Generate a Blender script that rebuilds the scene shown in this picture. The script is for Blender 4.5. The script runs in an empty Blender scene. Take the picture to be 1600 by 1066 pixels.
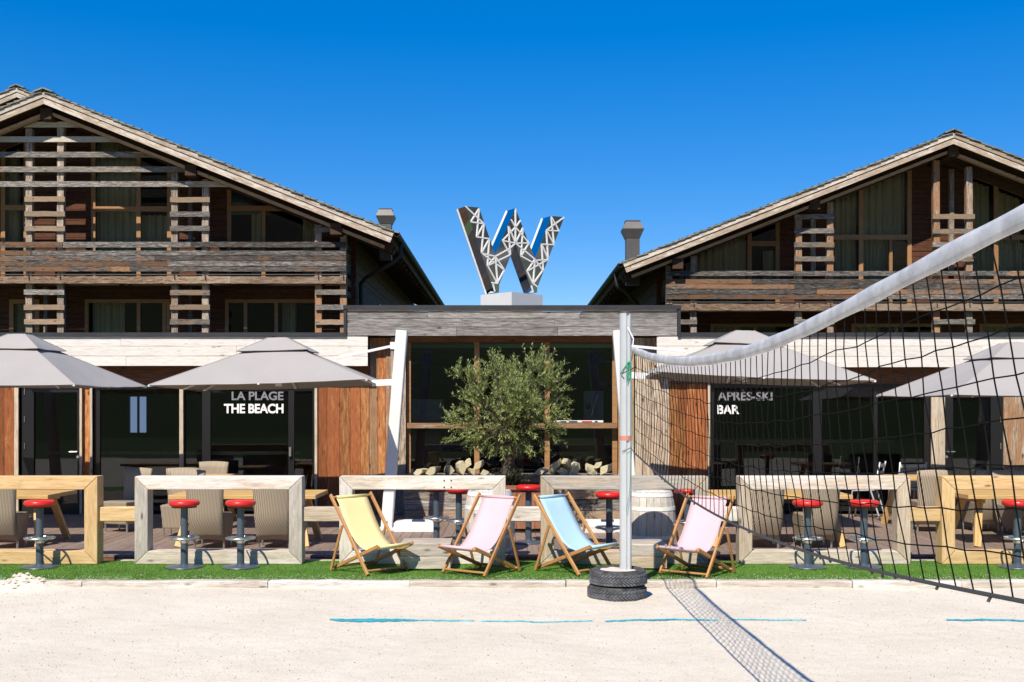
import bpy, bmesh, math, random
from mathutils import Vector, Matrix, noise
R = math.radians
random.seed(7)
scene = bpy.context.scene
COL = scene.collection

# ------------------------------------------------------------------ camera, sky, sun, exposure
FPX, U0, V0, CH = 1750.0, 797.0, 640.0, 1.75      # focal length in photo pixels, vanishing point, camera height
cam_d = bpy.data.cameras.new('camera'); cam = bpy.data.objects.new('camera', cam_d); COL.objects.link(cam)
cam.location = (0, 0, CH); cam.rotation_euler = (R(90), 0, 0)
cam_d.sensor_width = 36; cam_d.lens = 36 * FPX / 1600
cam_d.shift_x = 3 / 1600; cam_d.shift_y = 107 / 1600
cam_d.clip_start = 0.05; cam_d.clip_end = 5000
scene.camera = cam
SUN_EL, SUN_AZ = 49.5, 21.0                        # elevation; shadows fall to the back and 21 degrees to the right
w = bpy.data.worlds.new('World'); scene.world = w; w.use_nodes = True
wn = w.node_tree.nodes; wl = w.node_tree.links
bg = wn['Background']; sky = wn.new('ShaderNodeTexSky'); sky.sky_type = 'NISHITA'; sky.sun_disc = False
sky.sun_elevation = R(SUN_EL); sky.sun_rotation = R(180 + SUN_AZ)
sky.altitude = 2000; sky.air_density = 1.0; sky.dust_density = 0.1; sky.ozone_density = 4.0
gm = wn.new('ShaderNodeGamma'); gm.inputs['Gamma'].default_value = 0.62        # deep polarised mountain blue
hs = wn.new('ShaderNodeHueSaturation'); hs.inputs['Saturation'].default_value = 1.86; hs.inputs['Value'].default_value = 2.0; hs.inputs['Hue'].default_value = 0.513
wl.new(sky.outputs[0], gm.inputs['Color']); wl.new(gm.outputs[0], hs.inputs['Color']); wl.new(hs.outputs[0], bg.inputs['Color']); bg.inputs['Strength'].default_value = 0.116
sd = bpy.data.lights.new('sun', 'SUN'); sd.energy = 5.0; sd.angle = R(0.6); sd.color = (1.0, 0.905, 0.765)
so = bpy.data.objects.new('sun', sd); COL.objects.link(so); so.location = (0, 0, 30)
hz = math.cos(R(SUN_EL))
sdir = Vector((math.sin(R(SUN_AZ)) * hz, math.cos(R(SUN_AZ)) * hz, -math.sin(R(SUN_EL))))   # travel direction of the light
so.rotation_euler = sdir.to_track_quat('-Z', 'Y').to_euler()
vs = scene.view_settings; vs.view_transform = 'Standard'; vs.look = 'None'; vs.gamma = 1; vs.use_curve_mapping = False
vs.exposure = 0.32

# ------------------------------------------------------------------ helpers
def P(u, v, Y):                                    # a point of the place seen at photo pixel (u, v), Y metres from the camera
    return Vector(((u - U0) * Y / FPX, Y, CH + (V0 - v) * Y / FPX))
def PX(u, Y): return (u - U0) * Y / FPX
def PZ(v, Y): return CH + (V0 - v) * Y / FPX

def empty(name, loc, rz=0.0, label=None, cat=None, group=None):
    o = bpy.data.objects.new(name, None); COL.objects.link(o); o.location = loc; o.rotation_euler = (0, 0, rz)
    o.empty_display_size = 0.1
    tag(o, label, cat, group); return o
def tag(o, label=None, cat=None, group=None, kind=None):
    if label: o['label'] = label
    if cat: o['category'] = cat
    if group: o['group'] = group
    if kind: o['kind'] = kind
    return o
def tree_matrix(o):
    m = Matrix.Translation(o.location) @ o.rotation_euler.to_matrix().to_4x4()
    if o.parent: return tree_matrix(o.parent) @ o.matrix_parent_inverse @ o.matrix_basis
    return m

class MB:
    def __init__(s): s.v = []; s.f = []
    def add(s, vs, fs):
        n = len(s.v); s.v.extend([tuple(p) for p in vs]); s.f.extend([tuple(n + i for i in f) for f in fs]); return s
    def box(s, x0, x1, y0, y1, z0, z1):
        return s.add([(x0,y0,z0),(x1,y0,z0),(x1,y1,z0),(x0,y1,z0),(x0,y0,z1),(x1,y0,z1),(x1,y1,z1),(x0,y1,z1)],
                     [(0,3,2,1),(4,5,6,7),(0,1,5,4),(1,2,6,5),(2,3,7,6),(3,0,4,7)])
    def prism(s, poly, y0, y1):                    # poly of (x, z) extruded along y
        n = len(poly); vs = [(x, y0, z) for x, z in poly] + [(x, y1, z) for x, z in poly]
        fs = [tuple(range(n)), tuple(range(2*n-1, n-1, -1))] + [(i, (i+1) % n + 0, (i+1) % n + n, i + n) for i in range(n)]
        return s.add(vs, fs)
    def tube(s, pts, rad, n=8, caps=True):
        pts = [Vector(p) for p in pts]; m = len(pts)
        rads = rad if isinstance(rad, (list, tuple)) else [rad] * m
        base = len(s.v); prev = None
        for i, p in enumerate(pts):
            d = (pts[min(i+1, m-1)] - pts[max(i-1, 0)]).normalized()
            if prev is None:
                a = Vector((0, 0, 1)) if abs(d.z) < .9 else Vector((1, 0, 0))
                prev = d.cross(a).normalized()
            else:
                prev = (prev - d * prev.dot(d)).normalized()
            b = d.cross(prev)
            for k in range(n):
                t = 2 * math.pi * k / n
                s.v.append(tuple(p + (prev * math.cos(t) + b * math.sin(t)) * rads[i]))
        for i in range(m - 1):
            for k in range(n):
                a = base + i*n + k; b2 = base + i*n + (k+1) % n
                s.f.append((a, b2, b2 + n, a + n))
        if caps:
            s.f.append(tuple(base + k for k in reversed(range(n)))); s.f.append(tuple(base + (m-1)*n + k for k in range(n)))
        return s
    def lathe(s, prof, n=24, c=(0, 0)):            # prof of (r, z) bottom to top
        base = len(s.v)
        for r, z in prof:
            for k in range(n):
                t = 2*math.pi*k/n; s.v.append((c[0] + r*math.cos(t), c[1] + r*math.sin(t), z))
        for i in range(len(prof)-1):
            for k in range(n):
                a = base+i*n+k; b = base+i*n+(k+1) % n; s.f.append((a, b, b+n, a+n))
        s.f.append(tuple(base+k for k in reversed(range(n)))); s.f.append(tuple(base+(len(prof)-1)*n+k for k in range(n)))
        return s
    def mesh(s, name, smooth=False, bevel=0.0):
        me = bpy.data.meshes.new(name); me.from_pydata(s.v, [], s.f)
        if bevel:
            bm = bmesh.new(); bm.from_mesh(me); bmesh.ops.remove_doubles(bm, verts=bm.verts, dist=1e-5)
            bmesh.ops.recalc_face_normals(bm, faces=bm.faces)
            bmesh.ops.bevel(bm, geom=[e for e in bm.edges if len(e.link_faces) == 2 and e.calc_face_angle(0) > .5], offset=bevel, segments=2, affect='EDGES', profile=.6)
            bm.to_mesh(me); bm.free()
        if smooth:
            me.shade_smooth() if hasattr(me, 'shade_smooth') else None
        me.update(); return me
    def obj(s, name, mat, parent=None, smooth=False, bevel=0.0, M=None, angle=None):
        me = s.mesh(name, smooth, bevel); return link(name, me, mat, parent, M, angle)
def link(name, me, mat, parent=None, M=None, angle=None):
    o = bpy.data.objects.new(name, me); COL.objects.link(o)
    if mat and not me.materials: me.materials.append(mat)
    if parent: o.parent = parent
    if M is not None: o.matrix_local = M           # relative to the parent
    if angle: me.set_sharp_from_angle(angle=angle)
    return o
def wparent(o, parent):                            # keep a world-placed child where it is
    o.parent = parent; o.matrix_parent_inverse = tree_matrix(parent).inverted(); return o
def basis(o, ex, ey, ez):
    m = Matrix.Identity(4)
    for i, c in enumerate((ex, ey, ez)):
        for j in range(3): m[j][i] = c[j]
    for j in range(3): m[j][3] = o[j]
    return m
def plank(name, parent, mat, p0, p1, wd, th, up=(0, 0, 1), wob=0.002, cham=0.0, segs=4, bevel=0.0):
    """A board from p0 to p1 (its middle line): wd across along `up`, th thick; grain runs along its length."""
    p0 = Vector(p0); p1 = Vector(p1); ex = (p1 - p0); L = ex.length; ex.normalize()
    ez = Vector(up); ez = (ez - ex * ez.dot(ex)).normalized(); ey = ez.cross(ex)
    b = MB(); segs = segs if wob else 1
    if cham:
        c = cham; ring = [(-th/2+c,-wd/2),(th/2-c,-wd/2),(th/2,-wd/2+c),(th/2,wd/2-c),(th/2-c,wd/2),(-th/2+c,wd/2),(-th/2,wd/2-c),(-th/2,-wd/2+c)]
    else:
        ring = [(-th/2,-wd/2),(th/2,-wd/2),(th/2,wd/2),(-th/2,wd/2)]
    n = len(ring); rr = random.uniform
    for i in range(segs + 1):
        dy, dz = (rr(-wob, wob), rr(-wob, wob)) if wob else (0, 0); sw = 1 + (rr(-wob, wob) / wd if wob else 0)
        xo = rr(-wob, wob) if wob and i in (0, segs) else 0
        for y, z in ring: b.v.append((L * i / segs + xo, y + dy, z * sw + dz))
    for i in range(segs):
        for k in range(n):
            a = i*n + k; c2 = i*n + (k+1) % n; b.f.append((a, a + n, c2 + n, c2))
    b.f.append(tuple(range(n))); b.f.append(tuple(segs*n + k for k in reversed(range(n))))
    o = b.obj(name, mat, None, bevel=bevel); o.matrix_world = basis(p0, ex, ey, ez)
    if parent: wparent(o, parent)
    return o
def copy_tree(o, parent=None):
    c = o.copy(); COL.objects.link(c); c.parent = parent
    for ch in [x for x in bpy.data.objects if x.parent == o]: copy_tree(ch, c)
    return c

# ------------------------------------------------------------------ materials
def nt(name):
    m = bpy.data.materials.new(name); m.use_nodes = True; t = m.node_tree
    return m, t, t.nodes['Principled BSDF'], (lambda ty, **kw: _new(t, ty, kw)), (lambda a, b: t.links.new(a, b))
def _new(t, ty, kw):
    n = t.nodes.new(ty)
    for k, v in kw.items(): setattr(n, k, v)
    return n
def c4(c): return (c[0], c[1], c[2], 1)
def ramp(N, stops, interp='LINEAR'):
    r = N('ShaderNodeValToRGB'); r.color_ramp.interpolation = interp; e = r.color_ramp.elements
    while len(e) < len(stops): e.new(.5)
    for i, (p, c) in enumerate(stops): e[i].position = p; e[i].color = c4(c) if len(c) == 3 else c
    return r
def wood(name, dark, base, light, s=1.0, patch=None, rough=.75, bump=.35, vary=.18, knots=True, crack=.5, con=.22):
    """Weathered timber, grain along local X; tone, streaks and knots shift from board to board."""
    m, t, bsdf, N, L = nt(name)
    tc = N('ShaderNodeTexCoord'); oi = N('ShaderNodeObjectInfo')
    off = N('ShaderNodeVectorMath', operation='SCALE'); comb = N('ShaderNodeCombineXYZ')
    for i, k in enumerate((37.0, 11.0, 23.0)):
        mu = N('ShaderNodeMath', operation='MULTIPLY'); mu.inputs[1].default_value = k; L(oi.outputs['Random'], mu.inputs[0]); L(mu.outputs[0], comb.inputs[i])
    add = N('ShaderNodeVectorMath', operation='ADD'); L(tc.outputs['Object'], add.inputs[0]); L(comb.outputs[0], add.inputs[1])
    def nz(sc, scale, det, rgh, dist=0):
        mp = N('ShaderNodeMapping'); mp.inputs['Scale'].default_value = sc; L(add.outputs[0], mp.inputs['Vector'])
        n = N('ShaderNodeTexNoise'); n.inputs['Scale'].default_value = scale; n.inputs['Detail'].default_value = det; n.inputs['Roughness'].default_value = rgh; n.inputs['Distortion'].default_value = dist
        L(mp.outputs[0], n.inputs['Vector']); return n
    g = nz((2.6*s, 26*s, 26*s), 1.6, 9, .74, .5)
    r1 = ramp(N, [(.5 - con, dark), (.5, base), (.5 + con, light)]); L(g.outputs['Fac'], r1.inputs[0])
    col = r1.outputs[0]
    if patch:
        pn = nz((1.1*s, 5*s, 5*s), 1.3, 7, .7); pr = ramp(N, [(.47, (0,0,0)), (.58, (1,1,1))])
        rb = N('ShaderNodeMath', operation='MULTIPLY_ADD'); rb.inputs[1].default_value = 7.31; rb.inputs[2].default_value = 0; L(oi.outputs['Random'], rb.inputs[0]); rf = N('ShaderNodeMath', operation='FRACT'); L(rb.outputs[0], rf.inputs[0])
        ra = N('ShaderNodeMath', operation='MULTIPLY_ADD'); ra.inputs[1].default_value = .34; ra.inputs[2].default_value = -.19; L(rf.outputs[0], ra.inputs[0])       # some boards mostly brown, others mostly silvered
        sm_ = N('ShaderNodeMath', operation='ADD'); L(pn.outputs['Fac'], sm_.inputs[0]); L(ra.outputs[0], sm_.inputs[1]); L(sm_.outputs[0], pr.inputs[0])
        mx = N('ShaderNodeMixRGB', blend_type='MIX'); L(pr.outputs[0], mx.inputs[0]); L(col, mx.inputs[1])
        g2 = ramp(N, [(.3, [x*.5 for x in patch]), (.6, patch)]); L(g.outputs['Fac'], g2.inputs[0]); L(g2.outputs[0], mx.inputs[2]); col = mx.outputs[0]
    if knots:
        mp = N('ShaderNodeMapping'); mp.inputs['Scale'].default_value = (2.3, 6.5, 6.5); L(add.outputs[0], mp.inputs['Vector'])
        vo = N('ShaderNodeTexVoronoi'); vo.inputs['Scale'].default_value = 1.0; L(mp.outputs[0], vo.inputs['Vector'])
        kr = ramp(N, [(.045, (1,1,1)), (.13, (0,0,0))]); L(vo.outputs['Distance'], kr.inputs[0])
        mk = N('ShaderNodeMixRGB', blend_type='MIX'); L(kr.outputs[0], mk.inputs[0]); L(col, mk.inputs[1]); mk.inputs[2].default_value = c4([x*.55 for x in dark]); col = mk.outputs[0]
    fine = nz((3.2*s, 75*s, 75*s), 2.2, 4, .65); fr = ramp(N, [(.33, (1-crack,)*3), (.47, (1,1,1))]); L(fine.outputs['Fac'], fr.inputs[0])
    mm = N('ShaderNodeMixRGB', blend_type='MULTIPLY'); mm.inputs[0].default_value = 1; L(col, mm.inputs[1]); L(fr.outputs[0], mm.inputs[2]); col = mm.outputs[0]
    hv = N('ShaderNodeHueSaturation'); mr = N('ShaderNodeMapRange'); mr.inputs['To Min'].default_value = 1 - vary; mr.inputs['To Max'].default_value = 1 + vary
    L(oi.outputs['Random'], mr.inputs['Value']); L(mr.outputs[0], hv.inputs['Value']); L(col, hv.inputs['Color']); L(hv.outputs[0], bsdf.inputs['Base Color'])
    bsdf.inputs['Roughness'].default_value = rough; bsdf.inputs['Specular IOR Level'].default_value = .25
    bp = N('ShaderNodeBump'); bp.inputs['Strength'].default_value = bump; bp.inputs['Distance'].default_value = .008; L(g.outputs['Fac'], bp.inputs['Height']); L(bp.outputs[0], bsdf.inputs['Normal'])
    return m
def plain(name, c, rough=.5, metal=0.0, spec=.5, nscale=None, namt=.15, bump=0.0, coat=0.0):
    m, t, bsdf, N, L = nt(name)
    bsdf.inputs['Roughness'].default_value = rough; bsdf.inputs['Metallic'].default_value = metal; bsdf.inputs['Specular IOR Level'].default_value = spec
    bsdf.inputs['Coat Weight'].default_value = coat
    if nscale:
        tc = N('ShaderNodeTexCoord'); n = N('ShaderNodeTexNoise'); n.inputs['Scale'].default_value = nscale; n.inputs['Detail'].default_value = 5; n.inputs['Roughness'].default_value = .62
        L(tc.outputs['Object'], n.inputs['Vector'])
        r = ramp(N, [(.3, [x*(1-namt) for x in c]), (.7, [min(1, x*(1+namt)) for x in c])]); L(n.outputs['Fac'], r.inputs[0]); L(r.outputs[0], bsdf.inputs['Base Color'])
        if bump:
            b = N('ShaderNodeBump'); b.inputs['Strength'].default_value = bump; b.inputs['Distance'].default_value = .01; L(n.outputs['Fac'], b.inputs['Height']); L(b.outputs[0], bsdf.inputs['Normal'])
    else: bsdf.inputs['Base Color'].default_value = c4(c)
    return m
def glass(name, tint, ior=1.5):
    m = bpy.data.materials.new(name); m.use_nodes = True; t = m.node_tree; t.nodes.clear()
    N = lambda ty, **kw: _new(t, ty, kw); L = t.links.new
    o = N('ShaderNodeOutputMaterial'); tr = N('ShaderNodeBsdfTransparent'); gl = N('ShaderNodeBsdfGlossy'); fr = N('ShaderNodeFresnel'); mx = N('ShaderNodeMixShader')
    tr.inputs[0].default_value = c4(tint); gl.inputs['Roughness'].default_value = 0.0; fr.inputs['IOR'].default_value = ior
    tc = N('ShaderNodeTexCoord'); n = N('ShaderNodeTexNoise'); n.inputs['Scale'].default_value = 0.9; n.inputs['Detail'].default_value = 1
    b = N('ShaderNodeBump'); b.inputs['Strength'].default_value = .025; b.inputs['Distance'].default_value = .05
    L(tc.outputs['Object'], n.inputs['Vector']); L(n.outputs['Fac'], b.inputs['Height']); L(b.outputs[0], gl.inputs['Normal'])
    L(fr.outputs[0], mx.inputs[0]); L(tr.outputs[0], mx.inputs[1]); L(gl.outputs[0], mx.inputs[2]); L(mx.outputs[0], o.inputs[0])
    return m

M = {}
M['grey_wood'] = wood('weathered_grey_wood', (.05,.045,.04), (.19,.172,.155), (.46,.43,.39), s=1.3, patch=(.36,.26,.175), vary=.32, con=.14)
M['rail_wood'] = wood('balcony_board_wood', (.022,.02,.019), (.105,.095,.087), (.37,.34,.31), s=1.2, patch=(.29,.16,.09), bump=.7, vary=.45, con=.15)
M['beam_wood'] = wood('balcony_beam_wood', (.06,.04,.03), (.28,.175,.11), (.52,.42,.32), patch=(.44,.34,.25), con=.14, vary=.25)
M['post_wood'] = wood('balcony_post_wood', (.10,.07,.05), (.36,.29,.23), (.60,.53,.46), patch=(.46,.25,.13), con=.14, vary=.22)
M['barge_wood'] = wood('bleached_barge_wood', (.30,.24,.18), (.64,.57,.49), (.76,.70,.62), crack=.4, s=1.3, patch=(.52,.41,.31))
M['rafter_wood'] = wood('warm_rafter_wood', (.30,.17,.09), (.58,.36,.21), (.68,.47,.30))
M['brown_wall'] = wood('brown_log_wall', (.03,.012,.007), (.12,.047,.025), (.18,.077,.04), s=.9)
M['side_wall'] = wood('weathered_side_wall', (.04,.022,.013), (.14,.083,.053), (.23,.155,.105), s=.9)
M['soffit'] = wood('soffit_boards', (.025,.014,.009), (.08,.043,.027), (.12,.066,.04))
M['window_wood'] = wood('larch_window_frame', (.20,.10,.04), (.38,.21,.095), (.46,.27,.13), knots=False, crack=.2, rough=.5)
M['shingle'] = wood('grey_shingle', (.05,.055,.045), (.22,.225,.19), (.42,.41,.36), s=1.5)
M['pale_fascia'] = wood('sun_bleached_fascia', (.55,.48,.40), (.765,.73,.68), (.83,.805,.77), s=1.3, crack=.16, vary=.06, bump=.2)
M['grey_fascia'] = wood('grey_fascia_boards', (.085,.08,.077), (.24,.228,.22), (.43,.41,.39), vary=.22, crack=.4, con=.17)
M['orange_board'] = wood('orange_larch_cladding', (.12,.042,.016), (.40,.165,.058), (.58,.31,.135), vary=.36, crack=.5, con=.16, patch=(.36,.12,.045))
M['tan_board'] = wood('greying_larch_cladding', (.12,.08,.055), (.42,.33,.25), (.64,.56,.47), vary=.25, patch=(.42,.24,.13), con=.15)
M['pale_trim'] = wood('pale_trim_wood', (.32,.24,.16), (.58,.49,.38), (.70,.62,.51), vary=.08)
M['header_wood'] = wood('header_beam_wood', (.07,.032,.017), (.20,.09,.045), (.28,.135,.07))
M['frame_gold'] = wood('fresh_golden_oak', (.38,.235,.10), (.63,.435,.215), (.74,.56,.33), s=.8, crack=.14, vary=.07, bump=.15)
M['frame_grey'] = wood('bleached_oak', (.46,.42,.37), (.70,.66,.61), (.78,.75,.71), s=1.0, crack=.18, vary=.06, patch=(.68,.60,.49), bump=.2)
M['frame_tan'] = wood('silvered_oak', (.26,.20,.14), (.50,.41,.31), (.62,.54,.44), s=.8, crack=.25, vary=.08, patch=(.50,.46,.41))
M['sleeper'] = wood('crate_timber', (.24,.17,.11), (.50,.40,.30), (.62,.53,.43), s=.8, crack=.3, patch=(.55,.50,.44))
M['kerb'] = wood('whitewashed_kerb_timber', (.38,.35,.32), (.68,.655,.62), (.78,.76,.73), s=.9, crack=.3, vary=.1, patch=(.62,.56,.48))
M['deck'] = wood('brown_deck_board', (.15,.105,.083), (.245,.182,.15), (.32,.25,.21), s=1.2, knots=False, crack=.25, vary=.14, rough=.6)
M['chair_wood'] = wood('oiled_beech', (.24,.105,.035), (.46,.235,.085), (.55,.30,.13), knots=False, crack=.15, rough=.45, vary=.08)
M['table_wood'] = wood('yellow_table_wood', (.40,.24,.085), (.62,.40,.16), (.70,.49,.24), knots=True, crack=.12, rough=.4, vary=.06)
M['log_wood'] = wood('split_log', (.28,.24,.13), (.56,.51,.34), (.68,.63,.47), s=1.5, vary=.16)
M['planter_wood'] = wood('red_brown_planter_slat', (.14,.055,.03), (.33,.145,.08), (.42,.20,.115), knots=False, vary=.12)
M['stave'] = wood('whitewashed_stave', (.38,.34,.30), (.60,.565,.515), (.70,.67,.62), s=1.2, crack=.25, vary=.09)
M['black_metal'] = plain('black_powder_coat', (.012,.012,.014), .38)
M['cap_metal'] = plain('dark_zinc', (.07,.072,.08), .42, .6, nscale=3)
M['gutter_metal'] = plain('dark_gutter', (.04,.036,.034), .65, 0)
M['cowl'] = plain('grey_cowl_metal', (.105,.10,.10), .5, .3, nscale=4)
M['blue_grey_steel'] = plain('blue_grey_stool_paint', (.062,.088,.115), .4, 0, nscale=30, namt=.12)
M['chrome'] = plain('brushed_steel', (.62,.62,.62), .32, .9)
M['alu'] = plain('anodised_aluminium', (.60,.64,.67), .36, .35, nscale=6, namt=.05)
M['red'] = plain('red_vinyl', (.60,.018,.014), .35, 0, nscale=8, namt=.08, coat=.15)
M['white_paint'] = plain('white_paint', (.80,.80,.79), .45, nscale=2, namt=.04)
M['pedestal'] = plain('pedestal_paint', (.62,.64,.66), .5, nscale=1.5, namt=.04)
M['mirror'] = plain('polished_mirror_steel', (.80,.80,.80), .03, 1.0)
M['glass_dark'] = glass('tinted_window_glass', (.76,.79,.80), 1.5)
M['glass_chalet'] = glass('chalet_window_glass', (.86,.88,.86), 1.38)
M['letter_white'] = plain('white_vinyl_letter', (.90,.90,.90), .6)
M['letter_grey'] = plain('grey_vinyl_letter', (.22,.22,.25), .6)
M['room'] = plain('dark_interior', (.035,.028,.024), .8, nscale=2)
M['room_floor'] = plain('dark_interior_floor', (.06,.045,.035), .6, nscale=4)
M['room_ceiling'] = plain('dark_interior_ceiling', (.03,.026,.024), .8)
M['rubber'] = plain('dusty_rubber', (.115,.125,.14), .75, nscale=14, namt=.5, bump=.3); M['tyre_dust'] = plain('sand_dusted_rubber', (.05,.05,.052), .9, nscale=18, namt=.9, bump=.3)
M['sand_fill'] = plain('pale_sand_fill', (.64,.575,.48), .95, nscale=40, namt=.12, bump=.5)
M['cord'] = plain('black_net_cord', (.006,.006,.006), .9, spec=.1)
M['cord_grey'] = plain('grey_bottom_cord', (.05,.05,.052), .7)
M['green_rope'] = plain('green_rope', (.015,.30,.17), .6)
M['grey_panel'] = plain('grey_green_panel', (.16,.19,.19), .55, nscale=5, namt=.2)
M['blue_tape'] = plain('cyan_court_tape', (.03,.33,.42), .6, nscale=30, namt=.5)
M['blue_black'] = plain('navy_plastic', (.02,.03,.07), .4)
M['trunk'] = plain('olive_bark', (.075,.058,.042), .9, nscale=14, namt=.5, bump=.8)
M['soil'] = plain('dark_soil', (.03,.024,.018), .95, nscale=10, namt=.4)
M['vinyl'] = plain('grey_white_tape_vinyl', (.54,.555,.57), .4, nscale=9, namt=.25, bump=.5)
M['chair_leg'] = plain('chair_foot_metal', (.5,.5,.5), .3, .8)

def fabric(name, c, rough=.85, scale=260, amt=.05):
    m, t, bsdf, N, L = nt(name)
    tc = N('ShaderNodeTexCoord'); n = N('ShaderNodeTexNoise'); n.inputs['Scale'].default_value = 2.2; n.inputs['Detail'].default_value = 4
    L(tc.outputs['Object'], n.inputs['Vector'])
    r = ramp(N, [(.3, [x*(1-amt) for x in c]), (.7, [min(1, x*(1+amt)) for x in c])]); L(n.outputs['Fac'], r.inputs[0]); L(r.outputs[0], bsdf.inputs['Base Color'])
    n2 = N('ShaderNodeTexNoise'); n2.inputs['Scale'].default_value = scale; L(tc.outputs['Object'], n2.inputs['Vector'])
    b = N('ShaderNodeBump'); b.inputs['Strength'].default_value = .12; b.inputs['Distance'].default_value = .002; L(n2.outputs['Fac'], b.inputs['Height']); L(b.outputs[0], bsdf.inputs['Normal'])
    bsdf.inputs['Roughness'].default_value = rough; bsdf.inputs['Specular IOR Level'].default_value = .2
    return m
M['canvas'] = fabric('grey_umbrella_canvas', (.365,.347,.335), amt=.03)
M['yellow_cloth'] = fabric('yellow_canvas', (.76,.66,.33))
M['pink_cloth'] = fabric('pink_canvas', (.64,.45,.49))
M['blue_cloth'] = fabric('sky_blue_canvas', (.40,.60,.73))
M['curtain'] = fabric('olive_beige_curtain', (.52,.43,.26), scale=60)
M['curtain_white'] = fabric('grey_curtain', (.27,.26,.23), scale=60)

def wicker_mat():
    m, t, bsdf, N, L = nt('grey_brown_wicker')
    tc = N('ShaderNodeTexCoord'); sep = N('ShaderNodeSeparateXYZ'); L(tc.outputs['Object'], sep.inputs[0])
    def band(out, k, ph=None):
        mu = N('ShaderNodeMath', operation='MULTIPLY'); mu.inputs[1].default_value = k; L(out, mu.inputs[0]); v = mu.outputs[0]
        if ph is not None:
            ad = N('ShaderNodeMath', operation='ADD'); L(v, ad.inputs[0]); L(ph, ad.inputs[1]); v = ad.outputs[0]
        sn = N('ShaderNodeMath', operation='SINE'); L(v, sn.inputs[0]); return sn.outputs[0]
    sx = N('ShaderNodeMath', operation='ADD'); L(sep.outputs['X'], sx.inputs[0]); L(sep.outputs['Y'], sx.inputs[1])
    bx = band(sx.outputs[0], 165)                       # upright stakes
    sg = N('ShaderNodeMath', operation='SIGN'); L(bx, sg.inputs[0]); ph = N('ShaderNodeMath', operation='MULTIPLY'); ph.inputs[1].default_value = 1.57; L(sg.outputs[0], ph.inputs[0])
    bz = band(sep.outputs['Z'], 330, ph.outputs[0])     # strands passing over and under
    ab = N('ShaderNodeMath', operation='ABSOLUTE'); L(bx, ab.inputs[0])
    h = N('ShaderNodeMath', operation='MULTIPLY_ADD'); L(bz, h.inputs[0]); h.inputs[1].default_value = .3; L(ab.outputs[0], h.inputs[2])
    r = ramp(N, [(.05, (.085,.06,.04)), (.5, (.30,.24,.17)), (1.0, (.47,.40,.30))]); L(h.outputs[0], r.inputs[0])
    n = N('ShaderNodeTexNoise'); n.inputs['Scale'].default_value = 9; L(tc.outputs['Object'], n.inputs['Vector'])
    hv = N('ShaderNodeMixRGB', blend_type='MULTIPLY'); hv.inputs[0].default_value = .5; L(r.outputs[0], hv.inputs[1]); L(n.outputs['Fac'], hv.inputs[2])
    L(r.outputs[0], bsdf.inputs['Base Color'])
    b = N('ShaderNodeBump'); b.inputs['Strength'].default_value = .6; b.inputs['Distance'].default_value = .004; L(h.outputs[0], b.inputs['Height']); L(b.outputs[0], bsdf.inputs['Normal'])
    bsdf.inputs['Roughness'].default_value = .6
    return m
M['wicker'] = wicker_mat()

def sand_mat():
    m, t, bsdf, N, L = nt('pale_coral_sand')
    tc = N('ShaderNodeTexCoord')
    def nz(s, d=6, r=.6):
        n = N('ShaderNodeTexNoise'); n.inputs['Scale'].default_value = s; n.inputs['Detail'].default_value = d; n.inputs['Roughness'].default_value = r; L(tc.outputs['Object'], n.inputs['Vector']); return n
    a = nz(1.3); r1 = ramp(N, [(.35, (.635,.575,.475)), (.65, (.695,.64,.54))]); L(a.outputs['Fac'], r1.inputs[0])
    b = nz(70, 3); r2 = ramp(N, [(.3, (.80,.78,.75)), (.5, (1,1,1))]); L(b.outputs['Fac'], r2.inputs[0])
    mx = N('ShaderNodeMixRGB', blend_type='MULTIPLY'); mx.inputs[0].default_value = 1; L(r1.outputs[0], mx.inputs[1]); L(r2.outputs[0], mx.inputs[2])
    L(mx.outputs[0], bsdf.inputs['Base Color']); bsdf.inputs['Roughness'].default_value = .95; bsdf.inputs['Specular IOR Level'].default_value = .1
    bp = N('ShaderNodeBump'); bp.inputs['Strength'].default_value = .55; bp.inputs['Distance'].default_value = .012; L(b.outputs['Fac'], bp.inputs['Height']); L(bp.outputs[0], bsdf.inputs['Normal'])
    return m
M['sand'] = sand_mat()
def island_mat(name, cols, rough=.6, trans=0.0, patchy=0.0):
    m, t, bsdf, N, L = nt(name); g = N('ShaderNodeNewGeometry')
    r = ramp(N, [(i / (len(cols)-1), c) for i, c in enumerate(cols)]); L(g.outputs['Random Per Island'], r.inputs[0]); out_c = r.outputs[0]
    if patchy:
        tc = N('ShaderNodeTexCoord'); n = N('ShaderNodeTexNoise'); n.inputs['Scale'].default_value = 2.6; n.inputs['Detail'].default_value = 6; L(tc.outputs['Object'], n.inputs['Vector'])
        pr = ramp(N, [(.35, (1 - patchy, 1 - patchy * .8, 1 - patchy)), (.65, (1.0, 1.0, 1.0))]); L(n.outputs['Fac'], pr.inputs[0])
        mx0 = N('ShaderNodeMixRGB', blend_type='MULTIPLY'); mx0.inputs[0].default_value = 1; L(out_c, mx0.inputs[1]); L(pr.outputs[0], mx0.inputs[2]); out_c = mx0.outputs[0]
    L(out_c, bsdf.inputs['Base Color'])
    bsdf.inputs['Roughness'].default_value = rough; bsdf.inputs['Specular IOR Level'].default_value = .3
    if trans:
        tl = N('ShaderNodeBsdfTranslucent'); L(r.outputs[0], tl.inputs[0]); mx = N('ShaderNodeMixShader'); mx.inputs[0].default_value = trans
        L(bsdf.outputs[0], mx.inputs[1]); L(tl.outputs[0], mx.inputs[2]); L(mx.outputs[0], t.nodes['Material Output'].inputs[0])
    return m
M['leaf'] = island_mat('olive_leaf', [(.12,.18,.04), (.27,.345,.09), (.39,.45,.16), (.53,.57,.33)], .45, .3)
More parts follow.
